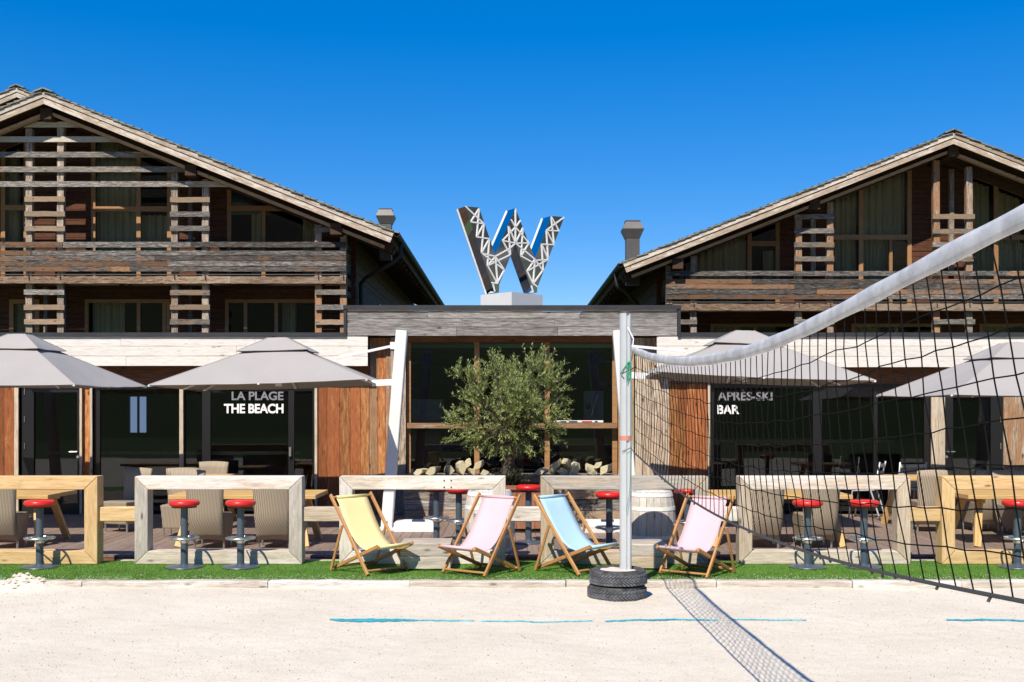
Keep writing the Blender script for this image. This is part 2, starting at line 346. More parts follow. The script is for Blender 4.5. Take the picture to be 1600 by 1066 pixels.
M['turf'] = island_mat('artificial_turf_blade', [(.08,.185,.018), (.15,.31,.032), (.24,.44,.06)], .7, .2, .4)
M['pebble'] = island_mat('sand_pebble', [(.16,.125,.09), (.42,.36,.29), (.58,.52,.45)], .8)
M['turf_base'] = plain('turf_backing', (.09,.20,.03), .9, nscale=30, namt=.3)
def meadow_mat():
    m, t, bsdf, N, L = nt('alpine_meadow'); tc = N('ShaderNodeTexCoord')
    n = N('ShaderNodeTexNoise'); n.inputs['Scale'].default_value = .022; n.inputs['Detail'].default_value = 10; L(tc.outputs['Object'], n.inputs['Vector'])
    r = ramp(N, [(.44, (.006,.012,.006)), (.53, (.014,.026,.010)), (.60, (.06,.062,.05)), (.72, (.16,.15,.135))]); L(n.outputs['Fac'], r.inputs[0]); L(r.outputs[0], bsdf.inputs['Base Color'])
    se = N('ShaderNodeSeparateXYZ'); L(tc.outputs['Object'], se.inputs[0]); mr = N('ShaderNodeMapRange'); mr.inputs['From Min'].default_value = 14; mr.inputs['From Max'].default_value = 24; L(se.outputs['Z'], mr.inputs['Value'])
    lo = ramp(N, [(.35, (.028,.052,.013)), (.65, (.06,.10,.024))]); L(n.outputs['Fac'], lo.inputs[0]); mx = N('ShaderNodeMixRGB'); L(mr.outputs[0], mx.inputs[0]); L(lo.outputs[0], mx.inputs[1]); L(r.outputs[0], mx.inputs[2]); L(mx.outputs[0], bsdf.inputs['Base Color'])
    bsdf.inputs['Roughness'].default_value = 1; return m
M['meadow'] = meadow_mat()

# ================================================================== THE GROUND
def fbm(x, y, s, o=0.0): return noise.noise(Vector((x * s + o, y * s - o, o * .37)))
def sand_z(x, y):
    z = -.068 + .012 * fbm(x, y, .9, 3) + .004 * fbm(x, y, 3.1, 8) + .0045 * fbm(x, y, 9.0, 1) + .003 * fbm(x, y, 24.0, 5)
    if y > 10.3:                                        # sand banked against the kerb here and there
        t = (y - 10.3) / 1.05; z += .018 * t * (.6 + fbm(x, 0, .8, 2))
    d = ((x + 4.93) / .30) ** 2 + ((y - 11.36) / .20) ** 2    # small heap shovelled over the kerb
    z += .125 * math.exp(-d * 1.6) * (1 + .35 * fbm(x, y, 14, 4))
    return z
def frange(a, b, n): return [a + (b - a) * i / n for i in range(n + 1)]
xs = [-60, -35, -20, -12, -8] + frange(-6.2, 6.8, 430) + [8, 12, 20, 35, 60]
ys = [-4.5, -1, 1, 3, 4.6, 5.6] + frange(6.3, 11.52, 210)
b = MB(); nx = len(xs)
for y in ys:
    for x in xs: b.v.append((x, y, sand_z(x, y)))
for j in range(len(ys) - 1):
    for i in range(nx - 1): a = j * nx + i; b.f.append((a, a + 1, a + nx + 1, a + nx))
sand = b.obj('sand_court', M['sand'], smooth=True); tag(sand, 'pale raked sand of the beach volleyball court', kind='structure')
b = MB(); b.box(-400, 400, -400, 400, -1.2, -.32); g = b.obj('ground', M['meadow']); tag(g, 'flat alpine ground around the buildings', kind='structure')
b = MB()                                                # the valley side behind the camera, seen in the glass and the mirror letter
na, nj = 90, 26
for j in range(nj + 1):
    for i in range(na + 1):
        az = R(58 + 244 * i / na); t = j / nj; d = 55 + 520 * t; x = d * math.sin(az); y = 10 + d * math.cos(az)
        b.v.append((x, y, -1.1 + 165 * t ** 1.05 * (1 + .28 * fbm(x, y, .006, 2)) + 7 * fbm(x, y, .03, 6) * min(1, j / 4)))
for j in range(nj):
    for i in range(na): a = j * (na+1) + i; b.f.append((a, a + 1, a + na + 2, a + na + 1))
h = b.obj('hillside', M['meadow'], smooth=True); tag(h, 'green wooded hillside across the valley', kind='structure')
# pebbles and coarse grains on the sand
b = MB(); rnd = random.Random(5)
for k in range(15000):
    y = 6.6 + 4.7 * rnd.random(); x = (rnd.random() - .5) * (y * .95) + .02; r = rnd.choice((.002, .0025, .0025, .003, .003, .004, .006)) * rnd.uniform(.7, 1.3)
    z = sand_z(x, y) + r * .3; a = rnd.random() * 6.28; c, s_ = math.cos(a) * r, math.sin(a) * r
    b.add([(x + c, y + s_, z - r*.5), (x - s_, y + c, z - r*.5), (x - c*1.3, y - s_*1.3, z - r*.5), (x + s_, y - c, z - r*.5), (x, y, z + r * .8)], [(0,1,4),(1,2,4),(2,3,4),(3,0,4)])
tag(b.obj('sand_pebbles', M['pebble']), 'small dark and pale pebbles scattered over the sand', kind='stuff')
# clods of sand on the heap
b = MB()
for k in range(70):
    x = -4.93 + rnd.gauss(0, .15); y = 11.33 + rnd.gauss(0, .07); r = rnd.uniform(.008, .03); z = sand_z(x, y) + r * .4
    b.add([(x + rnd.uniform(.7,1.2)*r*dx, y + rnd.uniform(.7,1.2)*r*dy, z + rnd.uniform(.6,1.1)*r*dz) for dx, dy, dz in ((1,0,0),(0,1,0),(-1,0,0),(0,-1,0),(0,0,1),(0,0,-1))],
          [(0,1,4),(1,2,4),(2,3,4),(3,0,4),(1,0,5),(2,1,5),(3,2,5),(0,3,5)])
tag(b.obj('sand_clods', M['sand_fill']), 'lumps of sand heaped on the kerb at left', kind='stuff')

# turf strip: backing and blades
b = MB(); b.box(-12, 12, 11.47, 12.98, -.2, -.004); tag(b.obj('turf_strip', M['turf_base']), 'strip of artificial lawn between sand and deck', kind='structure')
b = MB(); V = b.v; Fc = b.f
for k in range(140000):
    y = 11.47 + 1.45 * rnd.random() ** 1.15; x = (rnd.random() - .5) * (y * 1.22) + .05
    a = rnd.random() * 6.2832; hgt = rnd.uniform(.008, .019) * (1 + .3 * fbm(x, y, 2.2)); wd = .0022; lx = rnd.gauss(0, .006); ly = rnd.gauss(0, .006) - .002
    i = len(V); V.append((x - math.cos(a)*wd, y - math.sin(a)*wd, -.006)); V.append((x + math.cos(a)*wd, y + math.sin(a)*wd, -.006)); V.append((x + lx, y + ly, hgt)); Fc.append((i, i+1, i+2))
tag(b.obj('artificial_grass', M['turf']), 'short bright green artificial grass blades', kind='stuff')

b = MB()
for k in range(2600):
    y = 11.47 + abs(rnd.gauss(0, .16)); x = (rnd.random() - .5) * 11.4 + .05; r = rnd.uniform(.002, .006); z = rnd.uniform(.004, .012)
    b.add([(x + r, y, z), (x - r*.6, y + r, z), (x - r*.6, y - r, z), (x, y, z + r)], [(0,1,3),(1,2,3),(2,0,3)])
tag(b.obj('blown_sand', M['sand_fill']), 'sand grains blown over the edge of the artificial lawn', kind='stuff')
# kerb timbers between the sand and the turf
KE = [-140, 62, 130, 420, 640, 884, 1118, 1330, 1500, 1760]
for i in range(len(KE) - 1):
    x0, x1 = PX(KE[i], 11.4) + .004, PX(KE[i+1], 11.4) - .004
    o = plank('kerb_timber', None, M['kerb'], (x0, 11.415, -.07), (x1, 11.415 + random.uniform(-.006, .006), -.07 + random.uniform(-.004, .004)), .16, .12, wob=.004, segs=9, cham=.012)
    tag(o, 'whitewashed kerb timber along the sand, %s from the left' % ['first','second','third','fourth','fifth','sixth','seventh','eighth','ninth'][i], 'kerb', 'kerb timbers along the sand')

# court line: a strip of cyan tape half buried in the sand
b = MB()
def tape_run(u0, u1, wpx):
    n = max(3, int((u1 - u0) / 9)); base = len(b.v)
    for i in range(n + 1):
        t = i / n; u = u0 + (u1 - u0) * t; y = 9.62 + .014 * math.sin(u * .013) + .008 * math.sin(u * .05)
        ww = max(.004, wpx * .016 * (math.sin(math.pi * min(1, max(0, t)) ** .7) ** .6) * (1 + .3 * math.sin(u * .37)))
        x = PX(u, y); z = sand_z(x, y)
        b.v.append((x, y - ww, max(sand_z(x, y - ww), z) + .004)); b.v.append((x, y + ww * .4, max(sand_z(x, y + ww * .4), z) + .012))
    for i in range(n): a = base + 2*i; b.f.append((a, a + 2, a + 3, a + 1))
for r_ in ((515, 655, 4.4), (645, 742, .5), (752, 926, .35), (945, 1122, 1.2), (1140, 1260, .4), (1478, 1640, 1.9)): tape_run(*r_)
tag(b.obj('court_line_tape', M['blue_tape']), 'cyan boundary tape half buried across the sand', 'tape')

# ================================================================== THE DECK
DZ, DY0, WY, FY = .03, 13.22, 18.4, 18.13               # deck level, its front edge, ground floor wall plane, fascia plane
deck = empty('deck', (0, DY0, DZ)); tag(deck, 'brown timber terrace of boards running front to back', kind='structure')
x = -9.3
while x < 9.4:
    plank('deck_board', deck, M['deck'], (x + .068, DY0, DZ - .0125 + random.uniform(-.0015, .0015)), (x + .068, WY, DZ - .0125), .136, .025, up=(1, 0, 0), wob=0)
    x += .142
b = MB(); b.box(-9.4, 9.5, DY0 + .03, WY + .1, -.3, DZ - .03); b.obj('deck_frame', M['soil'], None); wparent(bpy.data.objects['deck_frame'], deck)
plank('deck_edge', deck, M['header_wood'], (-9.3, DY0 + .012, -.055), (9.4, DY0 + .012, -.055), .11, .022)
b = MB(); b.box(-9.4, 9.5, 12.98, DY0 + .03, -.35, -.09); tag(b.obj('soil_strip', M['soil']), 'dark bare soil in the gap before the deck', kind='structure')

# ================================================================== RESTAURANT PAVILION
pav = empty('restaurant_pavilion', (0, WY, 0), label='single-storey restaurant front with dark glazing, larch boards and flat timber fascia', cat='building')
def vboards(edges, v0, v1, mat, Y=WY, zb=DZ, yo=0.0):
    for a, c in zip(edges[:-1], edges[1:]):
        x0, x1 = PX(a, Y) + .003, PX(c, Y) - .003; yy = Y + yo + random.uniform(-.006, .006)
        plank('cladding_board', pav, mat, ((x0 + x1)/2, yy + .015, zb + random.uniform(0, .01)), ((x0 + x1)/2, yy + .015, PZ(v0, Y)), x1 - x0, .03, up=(1, 0, 0), wob=.0015)
def steps(a, c, wd):
    e = [a]
    while e[-1] < c - wd * 1.4: e.append(e[-1] + wd * random.uniform(.8, 1.25))
    return e + [c]
vboards(steps(-210, 28, 15), 598, 0, M['orange_board'])
vboards([129, 143], 598, 0, M['orange_board'], yo=.02)
vboards([24, 31], 598, 0, M['pale_trim'], yo=-.05); vboards([126, 130], 598, 0, M['pale_trim'], yo=-.05); vboards([142, 146], 598, 0, M['pale_trim'], yo=-.05)
vboards([492, 496.5], 598, 0, M['pale_trim'], yo=-.05)
vboards([496.5, 511, 531, 547, 563, 577], 570, 0, M['orange_board'])
vboards([577, 590], 528, 0, M['tan_board']); vboards([590, 603, 611], 528, 0, M['orange_board']); vboards([603, 611], 528, 0, M['tan_board'], yo=-.02)
vboards([611, 635], 528, 0, M['tan_board'], yo=-.10)
vboards([965, 990], 528, 0, M['tan_board'], yo=-.10)
vboards([984, 1003], 528, 0, M['pale_trim'], yo=-.03); vboards([1003, 1017, 1031, 1046], 528, 0, M['tan_board'])
vboards([1046, 1060, 1073, 1090, 1105], 570, 0, M['orange_board']); vboards([1105, 1109], 598, 0, M['pale_trim'], yo=-.05)
vboards([1454, 1465, 1476], 598, 0, M['pale_trim'], yo=-.03)
vboards(steps(1568, 1810, 15), 598, 0, M['tan_board'])
# header beams above the openings
for (a, c, v0, v1) in ((-210, 577, 570, 600), (1046, 1810, 570, 600)):
    plank('header_beam', pav, M['header_wood'], (PX(a, WY), WY - .01, (PZ(v0, WY) + PZ(v1, WY))/2), (PX(c, WY), WY - .01, (PZ(v0, WY) + PZ(v1, WY))/2), PZ(v0, WY) - PZ(v1, WY), .06)
plank('header_beam', pav, M['header_wood'], (PX(635, WY), WY - .02, PZ(529, WY)), (PX(965, WY), WY - .02, PZ(529, WY)), .13, .08)
# fascia boards
def fascia(u0, u1, vs_, mat, cuts):
    for k in range(len(vs_) - 1):
        z1, z0 = PZ(vs_[k], FY) - .0025, PZ(vs_[k+1], FY) + .0025; cu = [u0] + [c + random.uniform(-60, 60) for c in cuts] + [u1]
        for a, c in zip(cu[:-1], cu[1:]):
            plank('fascia_board', pav, mat, (PX(a, FY) + .002, FY + random.uniform(-.004, .004), (z0+z1)/2), (PX(c, FY) - .002, FY, (z0+z1)/2), z1 - z0, .028, wob=.002, segs=8)
fascia(-230, 575, [526, 541, 556.5, 572], M['pale_fascia'], [150, 420])
fascia(1026, 1830, [526, 541, 557, 574], M['pale_fascia'], [1230, 1560])
fascia(542, 1058, [487, 498, 511, 525], M['grey_fascia'], [690, 880])
fascia(542, 1058, [483, 487], M['pale_trim'], [760])
# dark zinc caps, end trims and soffits
def slab(name, mat, x0, x1, y0, y1, z0, z1): return wparent(MB().box(x0, x1, y0, y1, z0, z1).obj(name, mat), pav)
slab('roof_cap', M['cap_metal'], PX(-230, FY), PX(541, FY), FY - .05, FY + .3, PZ(526, FY), PZ(520, FY))
slab('roof_cap', M['cap_metal'], PX(1063, FY), PX(1830, FY), FY - .05, FY + .3, PZ(526, FY), PZ(520, FY))
slab('roof_cap', M['cap_metal'], PX(537, FY), PX(1064, FY), FY - .06, FY + .3, PZ(483.5, FY), PZ(477.5, FY))
slab('corner_trim', M['cap_metal'], PX(537.5, FY), PX(542, FY), FY - .045, FY + .1, PZ(526, FY), PZ(484, FY))
slab('corner_trim', M['cap_metal'], PX(1058.5, FY), PX(1063, FY), FY - .045, FY + .1, PZ(528, FY), PZ(484, FY))
slab('soffit', M['soffit'], PX(-230, FY), PX(575, FY), FY + .02, WY + .5, PZ(571, FY), PZ(571, FY) + .03)
slab('soffit', M['soffit'], PX(1026, FY), PX(1830, FY), FY + .02, WY + .5, PZ(573, FY), PZ(573, FY) + .03)
slab('soffit', M['soffit'], PX(576, FY), PX(1025, FY), FY + .02, WY + .5, PZ(524, FY), PZ(524, FY) + .03)
slab('flat_roof', M['cap_metal'], PX(-230, FY), PX(541, FY), FY + .1, 27.5, 2.80, 2.92)
slab('flat_roof', M['cap_metal'], PX(1064, FY), PX(1830, FY), FY + .1, 27.5, 2.80, 2.92)
slab('flat_roof', M['cap_metal'], PX(541, FY), PX(1060, FY), FY + .1, 27.5, 3.18, 3.30)
slab('roof_kerb', M['cap_metal'], PX(541, FY), PX(541, FY) + .05, FY + .1, 27.5, 2.92, 3.40); slab('roof_kerb', M['cap_metal'], PX(1058, FY), PX(1058, FY) + .05, FY + .1, 27.5, 2.92, 3.40)
# rooms behind the glass
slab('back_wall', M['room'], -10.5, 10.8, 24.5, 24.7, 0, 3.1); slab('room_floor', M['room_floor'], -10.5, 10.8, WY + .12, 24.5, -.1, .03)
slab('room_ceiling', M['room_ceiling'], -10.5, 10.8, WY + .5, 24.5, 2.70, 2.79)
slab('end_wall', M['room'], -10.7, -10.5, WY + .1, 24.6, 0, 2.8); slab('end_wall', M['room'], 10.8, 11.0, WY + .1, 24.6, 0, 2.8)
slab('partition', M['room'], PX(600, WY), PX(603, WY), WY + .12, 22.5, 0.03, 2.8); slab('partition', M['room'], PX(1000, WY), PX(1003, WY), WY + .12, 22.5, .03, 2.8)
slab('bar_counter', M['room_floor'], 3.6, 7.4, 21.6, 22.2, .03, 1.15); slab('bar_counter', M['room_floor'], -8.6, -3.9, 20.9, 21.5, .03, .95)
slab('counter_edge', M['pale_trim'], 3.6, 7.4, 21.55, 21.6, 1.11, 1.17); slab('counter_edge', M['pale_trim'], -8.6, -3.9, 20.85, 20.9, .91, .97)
def window(u_frames, panes, v_top, z_bot, mat, name='window', depth=.06, yo=.03, fr_w=None, rails=()):
    """frame bars given by their photo columns, panes set between them"""
    b = MB(); zt = PZ(v_top, WY); y0 = WY + yo
    for a, c in u_frames: b.box(PX(a, WY), PX(c, WY), y0, y0 + depth, z_bot, zt)
    x0, x1 = PX(u_frames[0][0], WY), PX(u_frames[-1][1], WY)
    b.box(x0, x1, y0 - .004, y0 + depth - .004, zt - .0, zt + .06); b.box(x0, x1, y0 - .004, y0 + depth - .004, z_bot - .08, z_bot)
    for zr in rails: b.box(x0, x1, y0 + .003, y0 + depth - .003, zr - .02, zr + .02)
    o = wparent(b.obj(name, mat), pav)
    for a, c in panes:
        p = MB().box(PX(a, WY) - .005, PX(c, WY) + .005, y0 + .022, y0 + .034, z_bot - .005, zt + .005).obj('pane', M['glass_dark']); wparent(p, o)
    return o
zb = .16
wl_ = window([(146, 155), (281, 287), (315, 328), (450, 459), (488, 492)], [(155, 281), (287, 315), (328, 450), (459, 488)], 606, zb, M['black_metal'])
wr_ = window([(1109, 1116), (1271, 1285), (1366, 1372), (1445, 1454)], [(1116, 1271), (1285, 1366), (1372, 1445)], 606, zb, M['black_metal'])
wc_ = window([(635, 641.5), (741, 749), (851, 859), (957, 965)], [(641.5, 741), (749, 851), (859, 957)], 535, zb, M['window_wood'], depth=.09)
plank('mullion_cover', pav, M['pale_trim'], (PX(284, WY), WY - .005, DZ), (PX(284, WY), WY - .005, PZ(606, WY)), .06, .05, up=(1, 0, 0))
plank('window_ledge', pav, M['tan_board'], (PX(637, WY), WY - .06, PZ(665, WY)), (PX(962, WY), WY - .06, PZ(665, WY)), .085, .16)
def handle(u, v, par, wd=.02, hh=.14, m=M['chrome']):
    return wparent(MB().box(PX(u, WY) - wd/2, PX(u, WY) + wd/2, WY - .02, WY + .03, PZ(v, WY) - hh/2, PZ(v, WY) + hh/2).obj('handle', m), par)
handle(453.5, 706, wl_, .035, .15)
def door(u0, u1, g0, g1, handle_u, hinge_u, sgn):
    b = MB(); zt = PZ(600, WY); y0 = WY + .02; gt = PZ(613, WY)
    x0, x1, a, c = PX(u0, WY), PX(u1, WY), PX(g0, WY), PX(g1, WY)
    b.box(x0, a, y0, y0 + .07, DZ, zt); b.box(c, x1, y0, y0 + .07, DZ, zt); b.box(a, c, y0, y0 + .07, gt, zt); b.box(a, c, y0, y0 + .07, DZ, .2)
    o = wparent(b.obj('door', M['black_metal']), pav)
    wparent(MB().box(a - .004, c + .004, y0 + .03, y0 + .04, .196, gt + .004).obj('pane', M['glass_dark']), o)
    hx = PX(handle_u, WY); b = MB(); b.tube([(hx, y0 + .01, PZ(706, WY)), (hx, y0 - .05, PZ(706, WY)), (hx + sgn * .12, y0 - .055, PZ(706, WY))], .011, 8); b.lathe([(.024, 0), (.024, .012)], 12)
    n0 = len(b.v) - 24
    for i in range(n0, len(b.v)): p = b.v[i]; b.v[i] = (hx + p[0], y0 - p[2], PZ(714, WY) + p[1])
    wparent(b.obj('handle', M['chrome']), o)
    for hv in (612, 655, 697):
        wparent(MB().tube([(PX(hinge_u, WY), y0 - .012, PZ(hv, WY) - .05), (PX(hinge_u, WY), y0 - .012, PZ(hv, WY) + .05)], .009, 8).obj('hinge', M['chrome']), o)
    return o
dl = door(33, 126, 52, 120, 121, 38, -1)
wparent(MB().box(PX(47, WY), PX(76, WY), WY - .05, WY + .02, PZ(605, WY), PZ(601, WY)).obj('door_closer', M['cowl']), dl)
dr = door(1476, 1568, 1490, 1549, 1479.5, 1564, 1)

def text_obj(s, u0, u1, v0, v1, mat, par, name='lettering', bold=.022, Y=None, lab=None):
    cu = bpy.data.curves.new('lettering', 'FONT'); cu.body = s; cu.size = 1; cu.offset = bold; cu.extrude = .004; cu.space_character = .97
    o = bpy.data.objects.new('tmp', cu); COL.objects.link(o); dg = bpy.context.evaluated_depsgraph_get()
    me = bpy.data.meshes.new_from_object(o.evaluated_get(dg)); bpy.data.objects.remove(o)
    X = [v.co.x for v in me.vertices]; Z = [v.co.y for v in me.vertices]
    y = Y if Y else WY + .03 + .014
    sx = (PX(u1, y) - PX(u0, y)) / (max(X) - min(X)); hgt = PZ(v0, y) - PZ(v1, y); sz = hgt / (max(Z) - min(Z)); mx, mz = min(X), min(Z)
    for v in me.vertices: v.co = Vector((PX(u0, y) + (v.co.x - mx) * sx, y - v.co.z, PZ(v1, y) + (v.co.y - mz) * sz))
    t = link(name, me, mat); wparent(t, par)
    if lab: t['label'] = lab
    return t
text_obj('LA PLAGE', 362, 443, 612, 625.5, M['letter_grey'], wl_, lab='grey LA PLAGE lettering on the left glazing')
text_obj('THE BEACH', 350, 443, 631, 646, M['letter_white'], wl_, lab='white THE BEACH lettering on the left glazing', bold=.03)
text_obj('APRÈS-SKI', 1121, 1207, 608.5, 626, M['letter_grey'], wr_, lab='grey APRÈS-SKI lettering on the right glazing')
text_obj('BAR', 1121, 1155, 633, 647, M['letter_white'], wr_, lab='white BAR lettering on the right glazing', bold=.03)

# things standing inside, seen through the glass
def inside_panel(u0, u1, v0, v1, Y, mat, name, lab, cat):
    o = MB().box(PX(u0, Y), PX(u1, Y), Y, Y + .3, PZ(v1, Y), PZ(v0, Y)).obj(name, mat, bevel=.01); tag(o, lab, cat); return o
M['board_red'] = plain('dark_red_panel', (.10,.012,.014), .5); M['board_yellow'] = plain('ochre_panel', (.32,.24,.05), .5); M['board_pale'] = plain('pale_timber_panel', (.42,.33,.17), .6)
b_ = inside_panel(642, 692, 624, 660, 18.62, M['grey_panel'], 'loudspeaker', 'grey loudspeaker cabinet behind the glass left of the olive tree', 'loudspeaker')
b_ = inside_panel(912, 943, 611, 657, 18.62, M['grey_panel'], 'loudspeaker', 'grey loudspeaker with a pale slash mark behind the glass right of the tree', 'loudspeaker')
b = MB(); b.tube([(PX(924, 18.6), 18.612, PZ(650, 18.6)), (PX(934, 18.6), 18.612, PZ(617, 18.6))], .006, 6); wparent(b.obj('slash_mark', M['letter_white']), b_)
b = MB(); b.lathe([(.045, 0), (.045, .012)], 16); M_ = Matrix.Translation((PX(919.5, 18.6), 18.615, PZ(636, 18.6))) @ Matrix.Rotation(R(90), 4, 'X'); o = b.obj('badge', M['black_metal']); o.matrix_world = M_; wparent(o, b_)
for s_, (uu, vv, wd, hh, mt, lb) in enumerate(((665, 705, 50, 60, 'board_red', 'dark red panel behind the lower glass left of the olive tree'), (905, 708, 60, 45, 'board_yellow', 'ochre cabinet behind the lower glass right of the tree'), (812, 715, 12, 50, 'board_pale', 'pale timber upright behind the olive trunk'))):
    inside_panel(uu - wd/2, uu + wd/2, vv - hh/2, 742, 18.95 + .02 * s_, M[mt], ['display_panel', 'low_cabinet', 'timber_upright'][s_], lb, ['panel', 'cabinet', 'post'][s_])
sk = empty('ski', (PX(904, 18.3), 18.3, PZ(660.5, 18.3)), label='white ski with red and dark graphics lying on the window ledge', cat='ski')
L_ = PX(943, 18.3) - PX(866, 18.3)
MB().box(-L_/2, L_/2, -.04, .04, 0, .035).obj('ski_body', M['white_paint'], sk, bevel=.008)
for a, c, mt in ((-.30, -.20, 'blue_black'), (-.16, -.02, 'blue_black'), (.05, .22, 'red'), (.26, .31, 'blue_black')):
    MB().box(a, c, -.0425, -.036, .008, .028).obj('graphic', M[mt], sk)
m, t, bs, N, L = nt('added_reflection_glow'); bs.inputs['Emission Color'].default_value = (.42, .58, .95, 1); bs.inputs['Emission Strength'].default_value = .5; bs.inputs['Base Color'].default_value = (.3,.4,.6,1); M['added_glow'] = m  # invented glowing pane, stands in for a bluish reflection in the left glazing
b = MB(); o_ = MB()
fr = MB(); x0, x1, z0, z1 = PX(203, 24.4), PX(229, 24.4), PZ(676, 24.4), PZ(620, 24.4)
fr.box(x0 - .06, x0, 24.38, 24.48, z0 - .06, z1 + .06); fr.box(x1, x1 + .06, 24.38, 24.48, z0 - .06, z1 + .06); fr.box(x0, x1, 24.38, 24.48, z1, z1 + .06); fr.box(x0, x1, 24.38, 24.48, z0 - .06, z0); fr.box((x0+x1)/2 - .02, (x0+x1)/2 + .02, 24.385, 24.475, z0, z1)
rw = wparent(fr.obj('added_glow_window', M['blue_black']), pav); wparent(MB().box(x0, x1, 24.44, 24.46, z0, z1).obj('pane', M['added_glow']), rw)  # made-up window on the back wall, only there to carry the added glow

# ================================================================== THE TWO CHALETS
def clip(poly, lines):
    """poly of (x, z) kept where a*x + b*z <= c for every (a, b, c)"""
    for a, b_, c in lines:
        out = []
        for i in range(len(poly)):
            p, q = poly[i], poly[(i+1) % len(poly)]; fp, fq = a*p[0] + b_*p[1] - c, a*q[0] + b_*q[1] - c
            if fp <= 0: out.append(p)
            if fp * fq < 0: t = fp / (fp - fq); out.append((p[0] + t*(q[0]-p[0]), p[1] + t*(q[1]-p[1])))
        poly = out
        if len(poly) < 3: return []
    return poly
class Chalet:
    def __init__(s, label, Yr, peak, eave, side, depth, Yb, Yw, other):
        """side = +1: the long visible eave is on the right; Yr barge plane, Yb balcony plane, Yw wall plane"""
        s.side, s.Yr, s.Yb, s.Yw = side, Yr, Yb, Yw
        pk, ev = P(*peak, Yr), P(*eave, Yr); s.xr, s.zr = pk.x, pk.z
        s.al = math.atan2(pk.z - ev.z, abs(ev.x - pk.x)); s.L = (ev - pk).length; s.Lo = other; s.Yback = Yr + depth
        s.root = empty('chalet', (pk.x, Yw, 0), label=label, cat='chalet')
        ca, sa, ta = math.cos(s.al), math.sin(s.al), math.tan(s.al); s.ca, s.sa, s.ta = ca, sa, ta
        s.under = lambda off: [(ta, 1, s.zr + ta * s.xr - off / ca), (-ta, 1, s.zr - ta * s.xr - off / ca)]
    def roof_z(s, x, off=0.0): return s.zr - abs(x - s.xr) * s.ta - off / s.ca
    def along(s, name, mat, sg, o1, o2, y0, y1, d0=None, d1=None, par=None, wob=0.0):
        """a piece that follows the roof slope between offsets o1..o2 below the roof line"""
        L = s.L if sg == s.side else s.Lo
        a0 = o1 * s.ta if d0 is None else d0; b0 = o2 * s.ta if d0 is None else d0; a1 = L if d1 is None else d1
        ex = Vector((sg * s.ca, 0, -s.sa)); ez = Vector((sg * s.sa, 0, s.ca)); ey = ez.cross(ex); f = 1 if ey.y > 0 else -1
        org = Vector((s.xr, 0, s.zr)); pts = [(a0, -o1), (a1, -o1), (a1, -o2), (b0, -o2)]
        b = MB(); vs_ = [(x, f * y, z) for y in (y0, y1) for x, z in pts]
        b.add(vs_, [(0,1,2,3),(7,6,5,4),(0,4,5,1),(1,5,6,2),(2,6,7,3),(3,7,4,0)])
        o = b.obj(name, mat); o.matrix_world = basis(org, ex, ey, ez); wparent(o, par or s.root); return o
    def roof(s, shingle_other):
        rf = None
        for sg in (s.side, -s.side):
            r = s.along('roof', M['soffit'], sg, .06, .30, s.Yr + .045, s.Yback)
            s.along('barge_board', M['barge_wood'], sg, .075, .185, s.Yr - .02, s.Yr + .03); s.along('barge_board', M['barge_wood'], sg, .20, .345, s.Yr + .005, s.Yr + .044)
            s.along('rafter', M['rafter_wood'], sg, .44, .52, s.Yr + .30, s.Yr + .45, d1=(s.L if sg == s.side else s.Lo) - .15)
            s.along('rafter', M['soffit'], sg, .305, .50, s.Yb - .1, s.Yb + .08); s.along('rafter', M['soffit'], sg, .305, .50, s.Yb + .55, s.Yb + .75)
            d = .12; LL = s.L if sg == s.side else shingle_other; k = 0
            while d < LL + .05:
                e = min(d + .27, LL + .12); y0 = s.Yr - .05 + random.uniform(-.02, .015); lift = random.uniform(.0, .012)
                ex = Vector((sg * s.ca, 0, -s.sa)); ez = Vector((sg * s.sa, 0, s.ca)); ey = ez.cross(ex); f = 1 if ey.y > 0 else -1
                b = MB(); pts = [(d - .06, -.055), (e, -.012 + lift), (e, -.05 + lift), (d - .06, -.075)]
                b.add([(x, f * y, z) for y in (y0, s.Yback) for x, z in pts], [(0,1,2,3),(7,6,5,4),(0,4,5,1),(1,5,6,2),(2,6,7,3),(3,7,4,0)])
                o = b.obj('shingle_course', M['shingle']); o.matrix_world = basis(Vector((s.xr, 0, s.zr)), ex, ey, ez); wparent(o, r)
                d += random.uniform(.19, .24); k += 1
            if sg == s.side: rf = r
        for sg in (-1, 1): s.along('ridge_board', M['shingle'], sg, -.045, -.01, s.Yr - .07, s.Yback, d0=-.01, d1=.26)
        # gutter under the long eave, with rafter tails
        ge = Vector((s.xr + s.side * s.L * s.ca, 0, s.zr - s.L * s.sa)); gx, gz = ge.x + s.side * .05, ge.z - .10
        b = MB(); prof = [(.075 * math.cos(t), .075 * math.sin(t)) for t in [math.pi + math.pi * i / 8 for i in range(9)]]; prof += [(p[0] * .88, p[1] * .88) for p in reversed(prof)]
        n = len(prof); b.add([(gx + p[0], y, gz + p[1]) for y in (s.Yr - .03, s.Yback) for p in prof], [tuple(range(n)), tuple(range(2*n-1, n-1, -1))] + [(i, i + n, (i+1) % n + n, (i+1) % n) for i in range(n)])
        wparent(b.obj('gutter', M['gutter_metal']), s.root)
        for i in range(22):
            y = s.Yr + .9 + i * .95
            if y < s.Yback - .5: s.along('rafter_tail', M['soffit'], s.side, .305, .43, y, y + .12, d0=s.L - 1.6, d1=s.L - .06)
        return gx, gz
    def purlin(s, u, v, sz=.30):
        p = P(u, v, s.Yr + .25); wparent(MB().box(p.x - sz/2, p.x + sz/2, s.Yr + .22, s.Yw + .2, p.z - sz/2, p.z + sz/2).obj('purlin', M['soffit'], bevel=.012), s.root)
